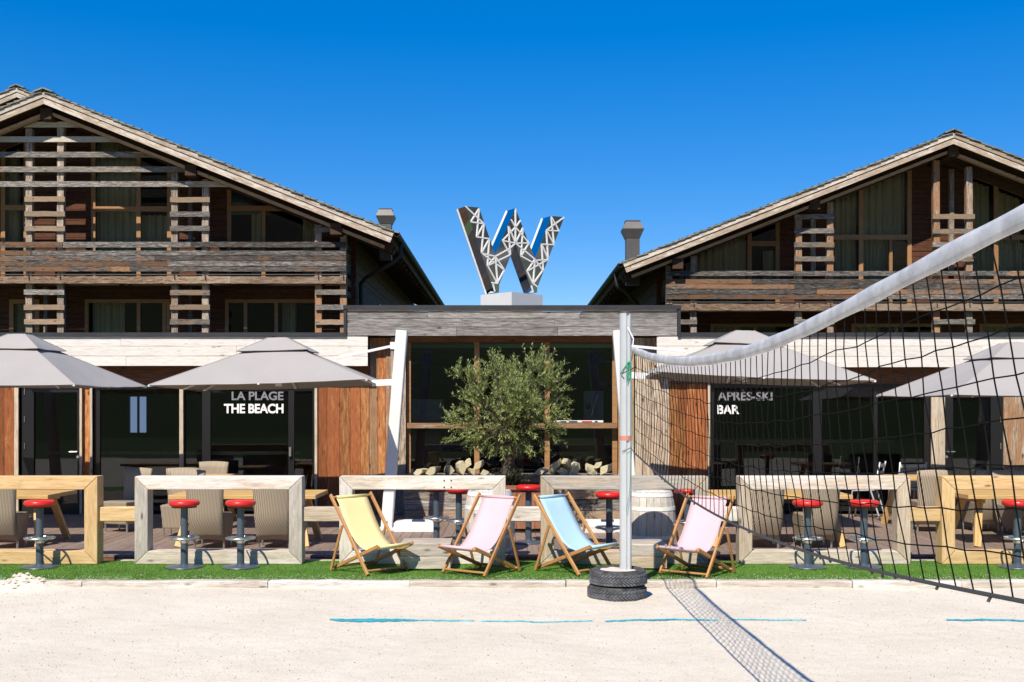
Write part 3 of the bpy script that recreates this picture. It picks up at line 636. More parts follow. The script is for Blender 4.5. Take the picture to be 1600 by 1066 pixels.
    def post(s, u, v0, v1, wpx=10.0, Y=None, mat='post_wood', th=.16):
        Y = Y or s.Yb; wd = wpx * Y / FPX; x = PX(u, Y); zt = PZ(v0, Y)
        zt = min(zt, s.roof_z(x, .56)); plank('post', s.root, M[mat], (x, Y, PZ(v1, Y)), (x, Y, zt), wd, th, up=(1, 0, 0), wob=.006, segs=6)
    def slat(s, u0, u1, v, hpx=8.0, Y=None, mat='grey_wood', name='slat', cut=False):
        Y = Y or s.Yb - .12; z = PZ(v, Y); h = hpx * Y / FPX; x0, x1 = PX(u0, Y), PX(u1, Y)
        if cut:                                          # ends cut to the roof slope
            b = MB(); poly = clip([(x0, z - h/2), (x1, z - h/2), (x1, z + h/2), (x0, z + h/2)], s.under(.50)); b.prism([(x - x0, zz - z) for x, zz in poly], -.03, .03)
            o = b.obj(name, M[mat]); o.location = (x0, Y, z); wparent(o, s.root)
        else: plank(name, s.root, M[mat], (x0, Y + random.uniform(-.006, .006), z), (x1, Y, z), h, .055, wob=.005, segs=6)
    def wall(s, u0, u1, v0, v1, mat='brown_wall', step=.155):
        """courses of boards with a shadow gap, cut to the roof slope"""
        Y = s.Yw; x0, x1 = PX(u0, Y), PX(u1, Y); z = PZ(v1, Y); zt = PZ(v0, Y); b = MB()
        while z < zt:
            poly = clip([(x0, z + .006), (x1, z + .006), (x1, min(z + step, zt) - .004), (x0, min(z + step, zt) - .004)], s.under(.30)); yo = random.uniform(-.012, .012)
            if poly: b.prism([(x - x0, zz) for x, zz in poly], Y + yo, Y + .12)
            z += step
        o = b.obj('wall', M[mat]); o.location = (x0, 0, 0); wparent(o, s.root)
    def window(s, u0, u1, v0, v1, mull=(), trans=(), curtains=(), bar=6.5, mat='window_wood', cmat='curtain'):
        Y = s.Yw; U = s.under(.31); px = Y / FPX; x0, x1, zt, zb_ = PX(u0, Y), PX(u1, Y), PZ(v0, Y), PZ(v1, Y); t = bar * px; b = MB()
        def barp(a, c, lo, hi, y0=-.03, y1=.06, lines=U):
            p = clip([(a, lo), (c, lo), (c, hi), (a, hi)], lines)
            if p: b.prism(p, Y + y0, Y + y1)
        barp(x0, x0 + t, zb_, zt); barp(x1 - t, x1, zb_, zt); barp(x0 + t, x1 - t, zt - t, zt, -.027, .057); barp(x0 + t, x1 - t, zb_, zb_ + t, -.027, .057)
        for m_ in mull: xm = PX(m_, Y); barp(xm - t*.5, xm + t*.5, zb_ + t, zt - t, -.034, .05)
        for (tv, a, c) in trans: zm = PZ(tv, Y); barp(PX(a, Y), PX(c, Y), zm - t*.6, zm + t*.6, -.04, .045)
        full = [(x0, zb_), (x1, zb_), (x1, zt), (x0, zt)]; outer = clip(full, U); inner = clip(full, s.under(.31 + t))
        if len(outer) > 4 or outer != full:              # sloping head of the frame under the roof
            for sg in (-1, 1):
                xa, xb = (x0, min(x1, s.xr)) if sg < 0 else (max(x0, s.xr), x1)
                if xb - xa > .1: barp(xa, xb, zb_, zt, -.03, .055, U + [((-s.ta if sg > 0 else s.ta), -1, -(s.roof_z(0 if False else s.xr) ) / 1 + (s.ta * s.xr * (-1 if sg > 0 else 1)) + (.31 + t) / s.ca)])
        o = wparent(b.obj('window', M[mat]), s.root)
        if outer: wparent(MB().prism(outer, Y + .012, Y + .022).obj('pane', M['glass_chalet']), o)
        for (a, c, vt) in curtains:
            xa, xb = PX(a, Y), PX(c, Y); n = max(8, int((xb - xa) / .018)); cb = MB(); ph = random.random() * 6
            for i in range(n + 1):
                x = xa + (xb - xa) * i / n; yy = Y + .20 + .10 * abs(math.sin(x * 17 + ph + .8 * math.sin(x * 5))) ** 1.5 + .02 * math.sin(x * 61); z1 = min(PZ(vt, Y), s.roof_z(x, .45)); z0 = zb_ + .04
                cb.v.extend([(x, yy, z0), (x, yy + .01, z1)])
            for i in range(n): k = 2*i; cb.f.append((k, k+2, k+3, k+1))
            wparent(cb.obj('curtain', M[cmat], smooth=True), o)
        return o
    def box(s, name, mat, x0, x1, y0, y1, z0, z1): return wparent(MB().prism(clip([(x0, z0), (x1, z0), (x1, z1), (x0, z1)], s.under(.31)), y0, y1).obj(name, M[mat]), s.root)
def cowl(loc, w_, h1, label):
    r = empty('roof_vent', loc, label=label, cat='roof vent'); k = w_
    b = MB(); b.box(-k*.32, k*.32, -k*.32, k*.32, -.9, h1); b.obj('duct', M['cowl'], r)
    def frus(name, z0, z1, a, c): b = MB(); b.add([(x*a, y*a, z0) for x, y in ((-1,-1),(1,-1),(1,1),(-1,1))] + [(x*c, y*c, z1) for x, y in ((-1,-1),(1,-1),(1,1),(-1,1))], [(0,3,2,1),(4,5,6,7),(0,1,5,4),(1,2,6,5),(2,3,7,6),(3,0,4,7)]); b.obj(name, M['cowl'], r)
    frus('cowl_base', h1, h1 + k*.42, k*.34, k*.52); frus('cowl_hood', h1 + k*.425, h1 + k*.80, k*.52, k*.34); frus('cowl_lid', h1 + k*.80, h1 + k*.85, k*.36, k*.36)

# ---- left chalet
A = Chalet('large weathered timber chalet at left with slatted balcony under a wide gable', 29.3, (68, 140), (617, 360), 1, 22.0, 30.0, 31.0, 6.2)
gx, gz = A.roof(3.2)
for (u, v0) in ((47, 180), (96, 182), (274, 250), (322, 275), (498, 340), (537, 350)):
    A.post(u, v0, 440); A.post(u, 444, 536)
for i, v in enumerate((457, 480, 503)):
    for (a, c) in ((38, 101), (266, 328), (493, 541)): A.slat(a, c, v + random.uniform(-.6, .6))
for v in (312, 335, 357):
    for (a, c) in ((39, 102), (266, 328)): A.slat(a, c, v + random.uniform(-.6, .6))
A.slat(491, 517, 359)
for (v, a, c, mt) in ((195, 2, 150, 'barge_wood'), (218, -70, 210, 'barge_wood'), (242, -120, 182, 'grey_wood'), (242, 182, 270, 'post_wood'), (265, -140, 291, 'grey_wood'), (288, -140, 170, 'grey_wood'), (288, 170, 290, 'grey_wood'), (288, 290, 385, 'barge_wood')): A.slat(a, c, v, 8.5, mat=mt, cut=True)
for (u, v) in ((72, 178), (298, 266), (525, 358)): A.purlin(u, v)
for u in (298,):
    for (v0, v1) in ((280, 380),): A.post(u, v0, v1, 6.5, 30.7, 'rail_wood', .1)
for u in (72, 298): A.post(u, 447, 520, 6.0, 30.7, 'grey_wood', .1)
# balcony rail, boards, beam
yb = A.Yb - .14
def rail_run(A, u0, u1, v, h, mat, name, cuts, Y=yb, th=.045):
    e = [u0] + [c + random.uniform(-40, 40) for c in cuts] + [u1]
    for a, c in zip(e[:-1], e[1:]): plank(name, A.root, M[mat], (PX(a, Y) + .003, Y + random.uniform(-.008, .008), PZ(v, Y)), (PX(c, Y) - .003, Y, PZ(v, Y)), h * Y / FPX, th, wob=.006, segs=9)
rail_run(A, -90, 541, 382.5, 8.5, 'rail_wood', 'top_rail', [110, 330])
for k, v in enumerate((395.7, 404, 412.3, 420.6)): rail_run(A, -90, 541, v, 7.5, 'rail_wood', 'rail_board', [60 + 37 * k, 290 - 25 * k])
rail_run(A, -90, 541, 438, 11, 'beam_wood', 'balcony_beam', [220, 350], th=.16)
wparent(MB().tube([(PX(-90, yb), yb, PZ(429.5, yb)), (PX(541, yb), yb, PZ(429.5, yb))], .02, 6).obj('safety_cable', M['gutter_metal']), A.root)
for u in (47, 96, 274, 322, 498, 537): wparent(MB().tube([(PX(u, yb), yb - .10, PZ(429, yb)), (PX(u + .6, yb), yb - .10, PZ(437, yb))], .016, 6).obj('cable_clip', M['gutter_metal']), A.root)
zf = PZ(438, A.Yb)
A.box('balcony_floor', 'soffit', PX(-140, 30), PX(541, 30) - .02, A.Yb + .1, A.Yw + .1, zf - .12, zf + .05)
A.box('lower_floor', 'soffit', PX(-140, 30), PX(541, 30) - .02, A.Yb - .1, A.Yw + .1, 2.3, 2.6)
# balcony return on the right-hand side
xe = PX(541, 30) - .03
for k, v in enumerate((382.5, 395.7, 404, 412.3, 420.6, 438)): plank('return_board', A.root, M['rail_wood'], (xe, A.Yb - .05, PZ(v, A.Yb)), (xe, A.Yw, PZ(v, A.Yb)), (8 if v < 430 else 11) * A.Yb / FPX, .045)
for v in (457, 480, 503): plank('return_board', A.root, M['rail_wood'], (xe, A.Yb - .05, PZ(v, A.Yb)), (xe, A.Yw, PZ(v, A.Yb)), .14, .045)
# wall plane
v_f = 441
A.wall(-140, 2, 150, v_f); A.wall(44, 143, 150, v_f); A.wall(268, 355, 150, v_f); A.wall(501, 556, 150, v_f)
A.window(2, 44, 150, v_f, [], [(325, 2, 44)], [(4, 24, 200)]); A.window(143, 268, 150, v_f, [217], [(327, 143, 268)], [(146, 214, 200), (172, 262, 334)])
A.window(355, 501, 150, v_f, [], [(326, 355, 501)], [(390, 405, 332), (470, 492, 340)])
wparent(MB().box(PX(409, A.Yw), PX(415, A.Yw), A.Yw - .035, A.Yw + .05, PZ(v_f - 1, A.Yw), PZ(330, A.Yw)).obj('mullion', M['window_wood']), A.root)
A.wall(-140, 15, 447, 560); A.wall(62, 133, 447, 560); A.wall(266, 352, 447, 560); A.wall(498, 556, 447, 560)
for (a, c) in ((15, 62), (133, 266), (352, 498)): A.wall(a, c, 447, 468)
A.window(15, 62, 468, 560, [], [], [(20, 50, 472)]); A.window(133, 266, 468, 560, [217, 257], [], [(140, 190, 472)], bar=5.5); A.window(352, 498, 468, 560, [384, 432], [], [(438, 460, 472)], bar=5.5)
# side wall, rear
xs_ = PX(553, A.Yw)
b = MB(); z = 2.0
while z < A.roof_z(xs_, .45): b.box(0, 19.5, -.08, random.uniform(.0, .02), z, z + .17); z += .18
o = b.obj('side_wall', M['side_wall']); o.matrix_world = Matrix(((0, 1, 0, xs_), (1, 0, 0, A.Yw + .06), (0, 0, 1, 0), (0, 0, 0, 1))); wparent(o, A.root)
for yy in (36.5, 41.0): wparent(MB().box(xs_ + .02, xs_ + .06, yy, yy + 1.3, 3.4, 5.2).obj('side_window', M['black_metal']), A.root)
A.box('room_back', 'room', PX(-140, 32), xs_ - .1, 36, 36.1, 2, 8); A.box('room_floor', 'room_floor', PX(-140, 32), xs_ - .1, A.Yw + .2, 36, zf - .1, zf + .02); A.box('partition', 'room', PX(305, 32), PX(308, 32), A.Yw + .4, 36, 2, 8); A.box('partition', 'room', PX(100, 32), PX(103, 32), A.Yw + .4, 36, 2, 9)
# downpipe from the gutter to the side wall
wparent(MB().tube([(gx, 30.4, gz - .06), (gx - .02, 30.4, gz - .45), (gx - .25, 30.45, gz - .62), (xs_ + .30, 31.2, gz - .92), (xs_ + .12, 31.5, gz - 1.05), (xs_ + .10, 31.7, gz - 1.35), (xs_ + .10, 31.7, 2.6)], .055, 8).obj('downpipe', M['gutter_metal'], smooth=True), A.root)
pc = P(603, 352, 31.5); cowl((pc.x, pc.y, pc.z - .08), .50, .10, 'low grey metal roof vent on the left chalet near its eave')
# ---- a second roof behind the left chalet
B2 = Chalet('second chalet roof rising behind the left chalet at the picture edge', 37.0, (26, 134), (330, 262), 1, 8.0, 38, 39.5, 3.5)
B2.roof(1.2)
B2.wall(-60, 330, 60, 480, 'side_wall')

# ---- right chalet
C = Chalet('timber chalet at right with slatted balcony behind the volleyball net', 31.3, (1490, 204), (972, 408), -1, 22.0, 32.0, 33.0, 6.0)
hx, hz_ = C.roof(4.2)
for (u, v0) in ((1045, 400), (1083, 390), (1247, 320), (1296, 300), (1462, 236), (1513, 236), (1688, 300), (1738, 320)):
    C.post(u, v0, 482, 9.6); C.post(u, 486, 536, 9.6)
for v in (339, 361.5, 383, 405):
    for (a, c) in ((1241, 1303), (1457, 1523)): C.slat(a, c, v + random.uniform(-.5, .5), 7.6)
for (a, c) in ((1040, 1089), (1241, 1303), (1457, 1523)): C.slat(a, c, 503, 7.6)
for (u, v) in ((1059, 412), (1273, 319), (1490, 236)): C.purlin(u, v)
for (u, v0) in ((1270, 335), (1486, 255)): C.post(u, v0, 430, 7, 32.7, 'post_wood', .12)
yb2 = C.Yb - .14
rail_run(C, 1040, 1830, 427.5, 7.6, 'rail_wood', 'top_rail', [1290, 1560], yb2)
for k, v in enumerate((440, 448, 456, 464)): rail_run(C, 1040, 1830, v, 7.1, 'rail_wood', 'rail_board', [1200 + 40 * k, 1480 - 30 * k, 1640], yb2)
rail_run(C, 1050, 1830, 480.5, 10.5, 'beam_wood', 'balcony_beam', [1330, 1600], yb2, .16)
wparent(MB().tube([(PX(1040, yb2), yb2, PZ(472.5, yb2)), (PX(1830, yb2), yb2, PZ(472.5, yb2))], .02, 6).obj('safety_cable', M['gutter_metal']), C.root)
for u in (1045, 1083, 1247, 1296, 1462, 1513): wparent(MB().tube([(PX(u, yb2), yb2 - .10, PZ(472, yb2)), (PX(u + .6, yb2), yb2 - .10, PZ(480, yb2))], .016, 6).obj('cable_clip', M['gutter_metal']), C.root)
zf2 = PZ(480, C.Yb); x0c = PX(1040, 32)
C.box('balcony_floor', 'soffit', x0c + .02, PX(1840, 32), C.Yb + .1, C.Yw + .1, zf2 - .12, zf2 + .05)
C.box('lower_floor', 'soffit', x0c + .02, PX(1840, 32), C.Yb - .1, C.Yw + .1, 2.3, 2.6)
for v in (427.5, 440, 448, 456, 464, 480.5): plank('return_board', C.root, M['rail_wood'], (x0c + .03, C.Yb - .05, PZ(v, C.Yb)), (x0c + .03, C.Yw, PZ(v, C.Yb)), .145, .045)
vf2 = 483
C.wall(1026, 1062, 150, vf2); C.wall(1218, 1290, 150, vf2); C.wall(1424, 1512, 150, vf2); C.wall(1700, 1840, 150, vf2)
C.window(1062, 1218, 150, vf2, [1171], [(381, 1171, 1218)], [(1085, 1168, 200), (1196, 1214, 390)])
C.window(1290, 1424, 150, vf2, [1345], [(371, 1290, 1424)], [(1294, 1342, 210), (1350, 1418, 210), (1348, 1388, 378), (1300, 1316, 378)], cmat='curtain')
wparent(MB().box(PX(1389, C.Yw), PX(1394, C.Yw), C.Yw - .035, C.Yw + .05, PZ(vf2 - 1, C.Yw), PZ(374, C.Yw)).obj('mullion', M['window_wood']), C.root)
wparent(MB().box(PX(1396, C.Yw), PX(1418, C.Yw), C.Yw + .03, C.Yw + .06, PZ(vf2 - 1, C.Yw), PZ(377, C.Yw)).obj('door_panel', M['window_wood']), C.root)
C.window(1512, 1700, 150, vf2, [1556, 1610], [(371, 1512, 1700)], [(1520, 1552, 240), (1562, 1600, 240), (1520, 1690, 378)])
C.wall(1026, 1110, 488, 560); C.wall(1250, 1330, 488, 560); C.wall(1470, 1530, 488, 560); C.wall(1700, 1840, 488, 560)
for (a, c) in ((1110, 1250), (1330, 1470), (1530, 1700)): C.wall(a, c, 488, 506); C.window(a, c, 506, 560, [(a + c) / 2], [], [(a + 10, a + 50, 510)], bar=5)
xs2 = PX(1029, C.Yw); b = MB(); z = 2.0
while z < C.roof_z(xs2, .45): b.box(0, 19.5, -.02 + random.uniform(-.02, .0), .08, z, z + .17); z += .18
o = b.obj('side_wall', M['side_wall']); o.matrix_world = Matrix(((0, 1, 0, xs2), (1, 0, 0, C.Yw + .06), (0, 0, 1, 0), (0, 0, 0, 1))); wparent(o, C.root)
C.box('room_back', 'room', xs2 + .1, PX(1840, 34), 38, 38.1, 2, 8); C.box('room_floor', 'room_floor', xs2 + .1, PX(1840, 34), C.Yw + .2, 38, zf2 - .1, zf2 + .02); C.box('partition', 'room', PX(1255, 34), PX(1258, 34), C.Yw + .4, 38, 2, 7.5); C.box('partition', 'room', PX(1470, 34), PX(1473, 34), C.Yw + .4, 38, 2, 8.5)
wparent(MB().tube([(hx, 32.6, hz_ - .06), (hx + .02, 32.6, hz_ - .45), (hx + .3, 32.8, hz_ - .6), (xs2 - .2, 35, hz_ - .95), (xs2 - .1, 35.4, hz_ - 1.4), (xs2 - .1, 35.4, 2.6)], .055, 8).obj('downpipe', M['gutter_metal'], smooth=True), C.root)
pc = P(988, 396, 33.5); cowl((pc.x, pc.y, pc.z - .05), .62, .48, 'tall grey metal roof vent on the right chalet near its eave')

# ================================================================== THE MIRROR LETTER ON THE ROOF
TH = R(30); wn_ = Vector((math.sin(TH), -math.cos(TH))); we = Vector((math.cos(TH), math.sin(TH)))
wp0 = P(726.9, 322.5, 21.4)
def wz(zx, zy):                                          # detail-crop coordinates of the letter -> (along face, height)
    u, v = 680 + zx / 5.33, 300 + zy / 5.33
    t = (wp0.x * wn_.x + wp0.y * wn_.y) / ((u - U0) / FPX * wn_.x + wn_.y)
    p = Vector(((u - U0) / FPX * t, t)); return ((p - Vector((wp0.x, wp0.y))).dot(we), CH + (V0 - v) / FPX * t)
pz_top = PZ(457.5, 21.5)
wr = empty('letter_sculpture', (wp0.x + we.x * .9, wp0.y + we.y * .9, pz_top), label='mirror-polished letter W with white lattice strips standing on a pale plinth', cat='sculpture')
O3 = Vector((wp0.x, wp0.y, 0)); E3 = Vector((we.x, we.y, 0)); N3 = Vector((wn_.x, wn_.y, 0))
def w3(s, z, d): return O3 + E3 * s + Vector((0, 0, z)) - N3 * d     # d: depth behind the front face
TW = .34
out = [(250,120), (365,130), (500,522), (668,135), (830,557), (965,200), (1075,210), (850,800), (848,838), (812,838), (668,432), (534,770), (530,838), (493,838)]
pl = [wz(*p) for p in out]; n = len(pl); b = MB()
tri = bmesh.new(); vsb = [tri.verts.new((s, z, 0)) for s, z in pl]; tri.faces.new(vsb); bmesh.ops.triangulate(tri, faces=tri.faces[:]); tri.verts.index_update()
fcs = [tuple(v.index for v in f.verts) for f in tri.faces]; tri.free()
b.add([w3(s, z, 0) for s, z in pl] + [w3(s, z, TW) for s, z in pl], fcs + [tuple(i + n for i in reversed(f)) for f in fcs] + [(i, i + n, (i+1) % n + n, (i+1) % n) for i in range(n)])
wparent(b.obj('mirror_body', M['mirror']), wr)
seg = '250,120,405,265 365,140,295,250 295,250,405,265 365,140,345,375 405,265,345,375 345,375,450,390 405,265,385,510 450,390,385,510 385,510,500,537 450,390,435,615 385,510,575,650 435,615,500,540 435,615,620,525 500,537,520,760 435,615,512,755 575,650,520,752 500,540,575,650 500,537,625,468 668,140,668,425 630,230,668,295 668,295,710,238 668,295,560,405 668,295,780,425 610,285,625,525 610,285,668,425 730,300,668,425 730,300,715,530 560,405,668,427 668,427,780,425 560,405,625,525 780,425,715,535 668,427,620,470 668,427,740,487 740,487,830,562 715,535,830,597 830,562,765,660 830,562,895,655 765,660,940,562 830,570,815,765 765,660,815,765 895,655,815,765 830,570,940,562 965,205,1030,325 1072,212,925,320 925,320,1030,325 965,205,990,440 925,320,990,440 885,435,990,440 925,320,940,560 885,435,940,560 885,435,900,655 470,755,520,762 495,830,478,755 815,838,800,780 850,790,815,765'
for sgm in seg.split():
    a = [float(q) for q in sgm.split(',')]; (s0, z0), (s1, z1) = wz(a[0], a[1]), wz(a[2], a[3])
    o = plank('lattice_strip', None, M['white_paint'], w3(s0, z0, -.008), w3(s1, z1, -.008), .024, .014, up=(N3.cross(w3(s1, z1, 0) - w3(s0, z0, 0))), wob=0); wparent(o, wr)
for (p, q) in (((250,120), (493,838)), ((500,522), (668,135)), ((830,557), (965,200))):
    (s0, z0), (s1, z1) = wz(*p), wz(*q)
    sh = -.006
    plank('edge_strip', wr, M['white_paint'], w3(s0 + sh, z0, TW), w3(s1 + sh, z1, TW), .02, .022, up=N3, wob=0)
pc = P(799.5, 457.5, 21.95); hd = PX(848, 21.95) - PX(799.5, 21.95)
b = MB(); sq = [(0, -hd), (hd, 0), (0, hd), (-hd, 0)]
b.add([(x, y, 3.30) for x, y in sq] + [(x, y, pz_top) for x, y in sq], [(3,2,1,0),(4,5,6,7),(0,1,5,4),(1,2,6,5),(2,3,7,6),(3,0,4,7)])
o = b.obj('plinth', M['pedestal']); o.location = (pc.x, 21.95, 0); wparent(o, wr)

# ================================================================== PARASOLS
def canopy_obj(root, cx, cy, hx, hy, zc, za, name='canopy', grid=10, sag=.05, flat=0.0):
    """four fabric panels from the corner heights zc (front-left, front-right, back-right, back-left) up to the apex za"""
    b = MB(); cs = [(-hx, -hy, zc[0]), (hx, -hy, zc[1]), (hx, hy, zc[2]), (-hx, hy, zc[3])]
    for k in range(4):
        p, q = Vector(cs[k]), Vector(cs[(k+1) % 4]); ap = Vector((0, 0, za)); base = len(b.v)
        for i in range(grid + 1):
            for j in range(grid + 1):
                t, s_ = i / grid, j / grid; e = p.lerp(q, s_); pt = e.lerp(ap, t)
                w_ = math.sin(math.pi * s_) * (1 - t); pt.z -= sag * w_ * math.sin(math.pi * min(1, t + .18)) * .8
                mid = (p + q) / 2; mid.z = 0; mid.normalize(); pt -= mid * (.05 * math.sin(math.pi * s_) * (1 - t) ** 3)
                wr_k = .010 * (1 - t) * fbm(cx + pt.x * 1.7, pt.y * 1.7 + pt.x, 1.5, 2) * math.sin(math.pi * s_); b.v.append((cx + pt.x, cy + pt.y, min(pt.z + wr_k, za - flat + .12 * flat * t)))
        for i in range(grid):
            for j in range(grid): a = base + i * (grid+1) + j; b.f.append((a, a+1, a+grid+2, a+grid+1))
    o = wparent(b.obj(name, M['canvas']), root)
    sm = MB()
    for k in range(4):
        p, q = Vector(cs[k]), Vector(cs[(k+1) % 4]); ap = Vector((0, 0, za)); off = Vector((cx, cy, .002)); pe = p.lerp(ap, 1 - flat / (za - p.z)); sm.tube([p + off, pe + off], .005, 4)
        sm.tube([b.v[k * (grid+1) ** 2 + j] for j in range(grid + 1)], .007, 4)
    wparent(sm.obj('seams', M['canvas']), o)['kind'] = 'stuff'
    return o
def parasol(label, cx, cy, hx, hy, zc, za, sg, mast_x=None):
    """sg: +1 mast on the right-hand edge, -1 on the left"""
    mx = mast_x if mast_x is not None else cx + sg * (hx + .16)
    r = empty('cantilever_parasol', (mx - sg * .1, cy, DZ), label=label, cat='parasol', group='cantilever parasols over the terrace')
    canopy_obj(r, cx, cy, hx, hy, zc, za - .02)
    k = .17 + .10; vz = [z + (za - z) * (1 - .34) + .035 for z in zc]
    canopy_obj(r, cx, cy, hx * .345, hy * .345, vz, za + .075, 'vent_cap', 8, .01, .07)
    for i, (x, y) in enumerate(((-hx, -hy), (hx, -hy), (hx, hy), (-hx, hy), (0, -hy), (0, hy), (-hx, 0), (hx, 0))):
        ze = zc[i] if i < 4 else (zc[{4: 0, 5: 2, 6: 3, 7: 1}[i]] + zc[{4: 1, 5: 3, 6: 0, 7: 2}[i]]) / 2; f = .985 if i < 4 else .95
        lo = 0 if i < 4 else .055; p0 = Vector((cx + x * f, cy + y * f, ze - .012 - lo * .25)); p1 = Vector((cx, cy, za - .09 - lo * 2))
        plank('rib', r, M['white_paint'], p0, p1, .022, .032, wob=0)
        if i < 5: b = MB(); q = p0 + (Vector((x, y, 0)).normalized() * .02); b.lathe([(.006, -.014), (.016, -.008), (.016, .008), (.006, .014)], 8); o = b.obj('rib_end', M['white_paint']); o.location = q; wparent(o, r)
        if i < 4:
            m1 = p0.lerp(p1, .55); plank('strut', r, M['white_paint'], m1 - Vector((0, 0, .02)), (cx, cy, min(zc) + .06), .016, .024, wob=0)
    wparent(MB().lathe([(.05, min(zc) + .02), (.05, za - .05)], 12, (cx, cy)).obj('hub', M['white_paint']), r)
    xb, xt = mx + sg * -.10, mx + sg * .12
    zt = 2.875
    plank('mast', r, M['white_paint'], (xb, cy, DZ + .01), (xt, cy, zt), .16, .17, up=(1, 0, 0), wob=0, cham=.012)
    f = (2.66 - DZ) / (zt - DZ); xa = xb + (xt - xb) * f - sg * .1
    ax = cx + sg * hx * .57; az = za - (za - zc[1 if sg > 0 else 0]) * .57 + .07
    plank('arm', r, M['white_paint'], (xa, cy, 2.66), (ax, cy, az), .035, .05, wob=0)
    wparent(MB().box(-.05, .05, -.035, .035, -.05, .05).obj('arm_joint', M['white_paint'], M=Matrix.Translation((xa - sg * .0, cy, 2.66))), r)
    zz = (zc[1] + zc[2]) / 2 if sg > 0 else (zc[0] + zc[3]) / 2
    f2 = (zz - DZ) / (zt - DZ); plank('bracket', r, M['white_paint'], (cx + sg * hx * .93, cy, zz - .02), (xb + (xt - xb) * f2, cy, zz), .09, .05, wob=0)
    b = MB(); bx_ = xb + sg * .42; b.box(bx_ - .29, bx_ + .29, cy - .30, cy + .30, DZ + .002, DZ + .13); b.box(xb - .12, xb + .12, cy - .12, cy + .12, DZ + .002, DZ + .03); b.box(min(xb, bx_), max(xb, bx_), cy - .04, cy + .04, DZ + .003, DZ + .05)
    wparent(b.obj('base', M['white_paint'], bevel=.008), r)
    wparent(MB().box(bx_ - .05, bx_ + .13, cy - .12, cy - .04, DZ + .131, DZ + .16).obj('base_grip', M['blue_black'], bevel=.006), r)
    return r
parasol('grey cantilever parasol in front of the left door, cut by the picture edge', -7.02, 16.05, 1.34, 1.45, [2.09, 2.076, 2.11, 2.11], 2.82, -1)
parasol('grey cantilever parasol over the beach lettering, white mast left of the olive tree', -3.30, 15.97, 1.43, 1.33, [2.07, 2.15, 2.14, 2.06], 2.76, 1, -1.66)
parasol('grey cantilever parasol behind the net, white mast beside the volleyball post', 3.33, 15.97, 1.45, 1.33, [2.25, 2.13, 2.12, 2.24], 2.86, -1, 1.66)
parasol('grey cantilever parasol hanging lowest at the far right behind the net', 7.20, 16.05, 1.46, 1.48, [1.945, 1.95, 1.97, 1.97], 2.70, 1)

# ================================================================== OLIVE TREE, PLANTER, LOG BENCH
TX, TY = -.02, 16.05
rt = random.Random(11)
ol = empty('olive_tree', (TX, TY, .62), label='bushy olive tree with grey-green leaves in the middle of the terrace', cat='tree')
trunk = MB()
tp = [(TX - .02, TY, .56), (TX + .02, TY, .80), (TX - .01, TY + .02, 1.0), (TX + .03, TY, 1.2), (TX + .01, TY, 1.38)]
trunk.tube(tp, [.15, .11, .105, .10, .06], 10)
leafb = MB(); twigs = MB()
def leaf(p, d, up, ln, wd):
    d = d.normalized(); sd_ = d.cross(up); sd_ = sd_.normalized() if sd_.length > 1e-4 else Vector((1, 0, 0)); nn = sd_.cross(d)
    a = p; m1 = p + d * ln * .45 + sd_ * wd + nn * wd * .35; m2 = p + d * ln * .45 - sd_ * wd + nn * wd * .35; c = p + d * ln * .45; e = p + d * ln
    leafb.add([a, m1, e, m2, c], [(0, 4, 1), (1, 4, 2), (2, 4, 3), (3, 4, 0)])
def spray(p0, d, ln, nl):
    p = Vector(p0); d = d.normalized(); pts = [p.copy()]; st = 7
    for i in range(st):
        d = (d + Vector((rt.gauss(0, .09), rt.gauss(0, .09), rt.gauss(.03, .08)))).normalized(); p = p + d * ln / st; pts.append(p.copy())
    twigs.tube(pts, [.0035 * (1 - .7 * i / st) for i in range(st + 1)], 4, False)
    for i in range(nl):
        t = .12 + .88 * (i + rt.random() * .7) / nl; k = min(st - 1, int(t * st)); q = pts[k].lerp(pts[k+1], min(1, t * st - k)); dd = (pts[k+1] - pts[k]).normalized()
        ang = rt.random() * 6.283; ax = dd.orthogonal().normalized(); ax = Matrix.Rotation(ang, 3, dd) @ ax
        leaf(q, dd * rt.uniform(.5, 1.0) + ax * rt.uniform(.5, .95), Vector((rt.gauss(0, .5), rt.gauss(0, .5), 1)), rt.uniform(.040, .075), rt.uniform(.0055, .0085))
cl = []
while len(cl) < 92:
    a = Vector((rt.uniform(-1, 1), rt.uniform(-1, 1), rt.uniform(-1, 1)))
    if a.length > 1 or a.length < .35: continue
    c = Vector((TX + a.x * .71, TY + a.y * .62, 1.77 + a.z * .50 + .10 * a.x))
    if c.z < 1.38 and abs(c.x - TX) < .15: continue
    cl.append((c, a))
lobes = [(-.50, -.10, 2.15), (-.12, .0, 2.30), (.42, -.1, 2.28), (.66, .05, 2.10), (-.72, 0, 1.60), (-.45, -.2, 1.36), (.62, -.1, 1.45)]
for lx, ly, lz in [(q[0] * .92, q[1], q[2]) for q in lobes]:
    for _ in range(4): cl.append((Vector((TX + lx + rt.gauss(0, .07), TY + ly + rt.gauss(0, .09), lz + rt.gauss(0, .05))), Vector((lx, ly, lz - 1.75)).normalized()))
for c, a in cl:
    st = Vector((TX + rt.gauss(0, .03), TY + rt.gauss(0, .03), rt.uniform(1.12, 1.36))); md = st.lerp(c, .5) + Vector((rt.gauss(0, .05), rt.gauss(0, .05), .06))
    trunk.tube([st, md, c], [.014, .009, .004], 5, False)
    for k in range(6): spray(c - a * .05, a * .8 + Vector((rt.gauss(0, .5), rt.gauss(0, .5), rt.gauss(.35, .45))), rt.uniform(.15, .36), rt.randint(20, 30))
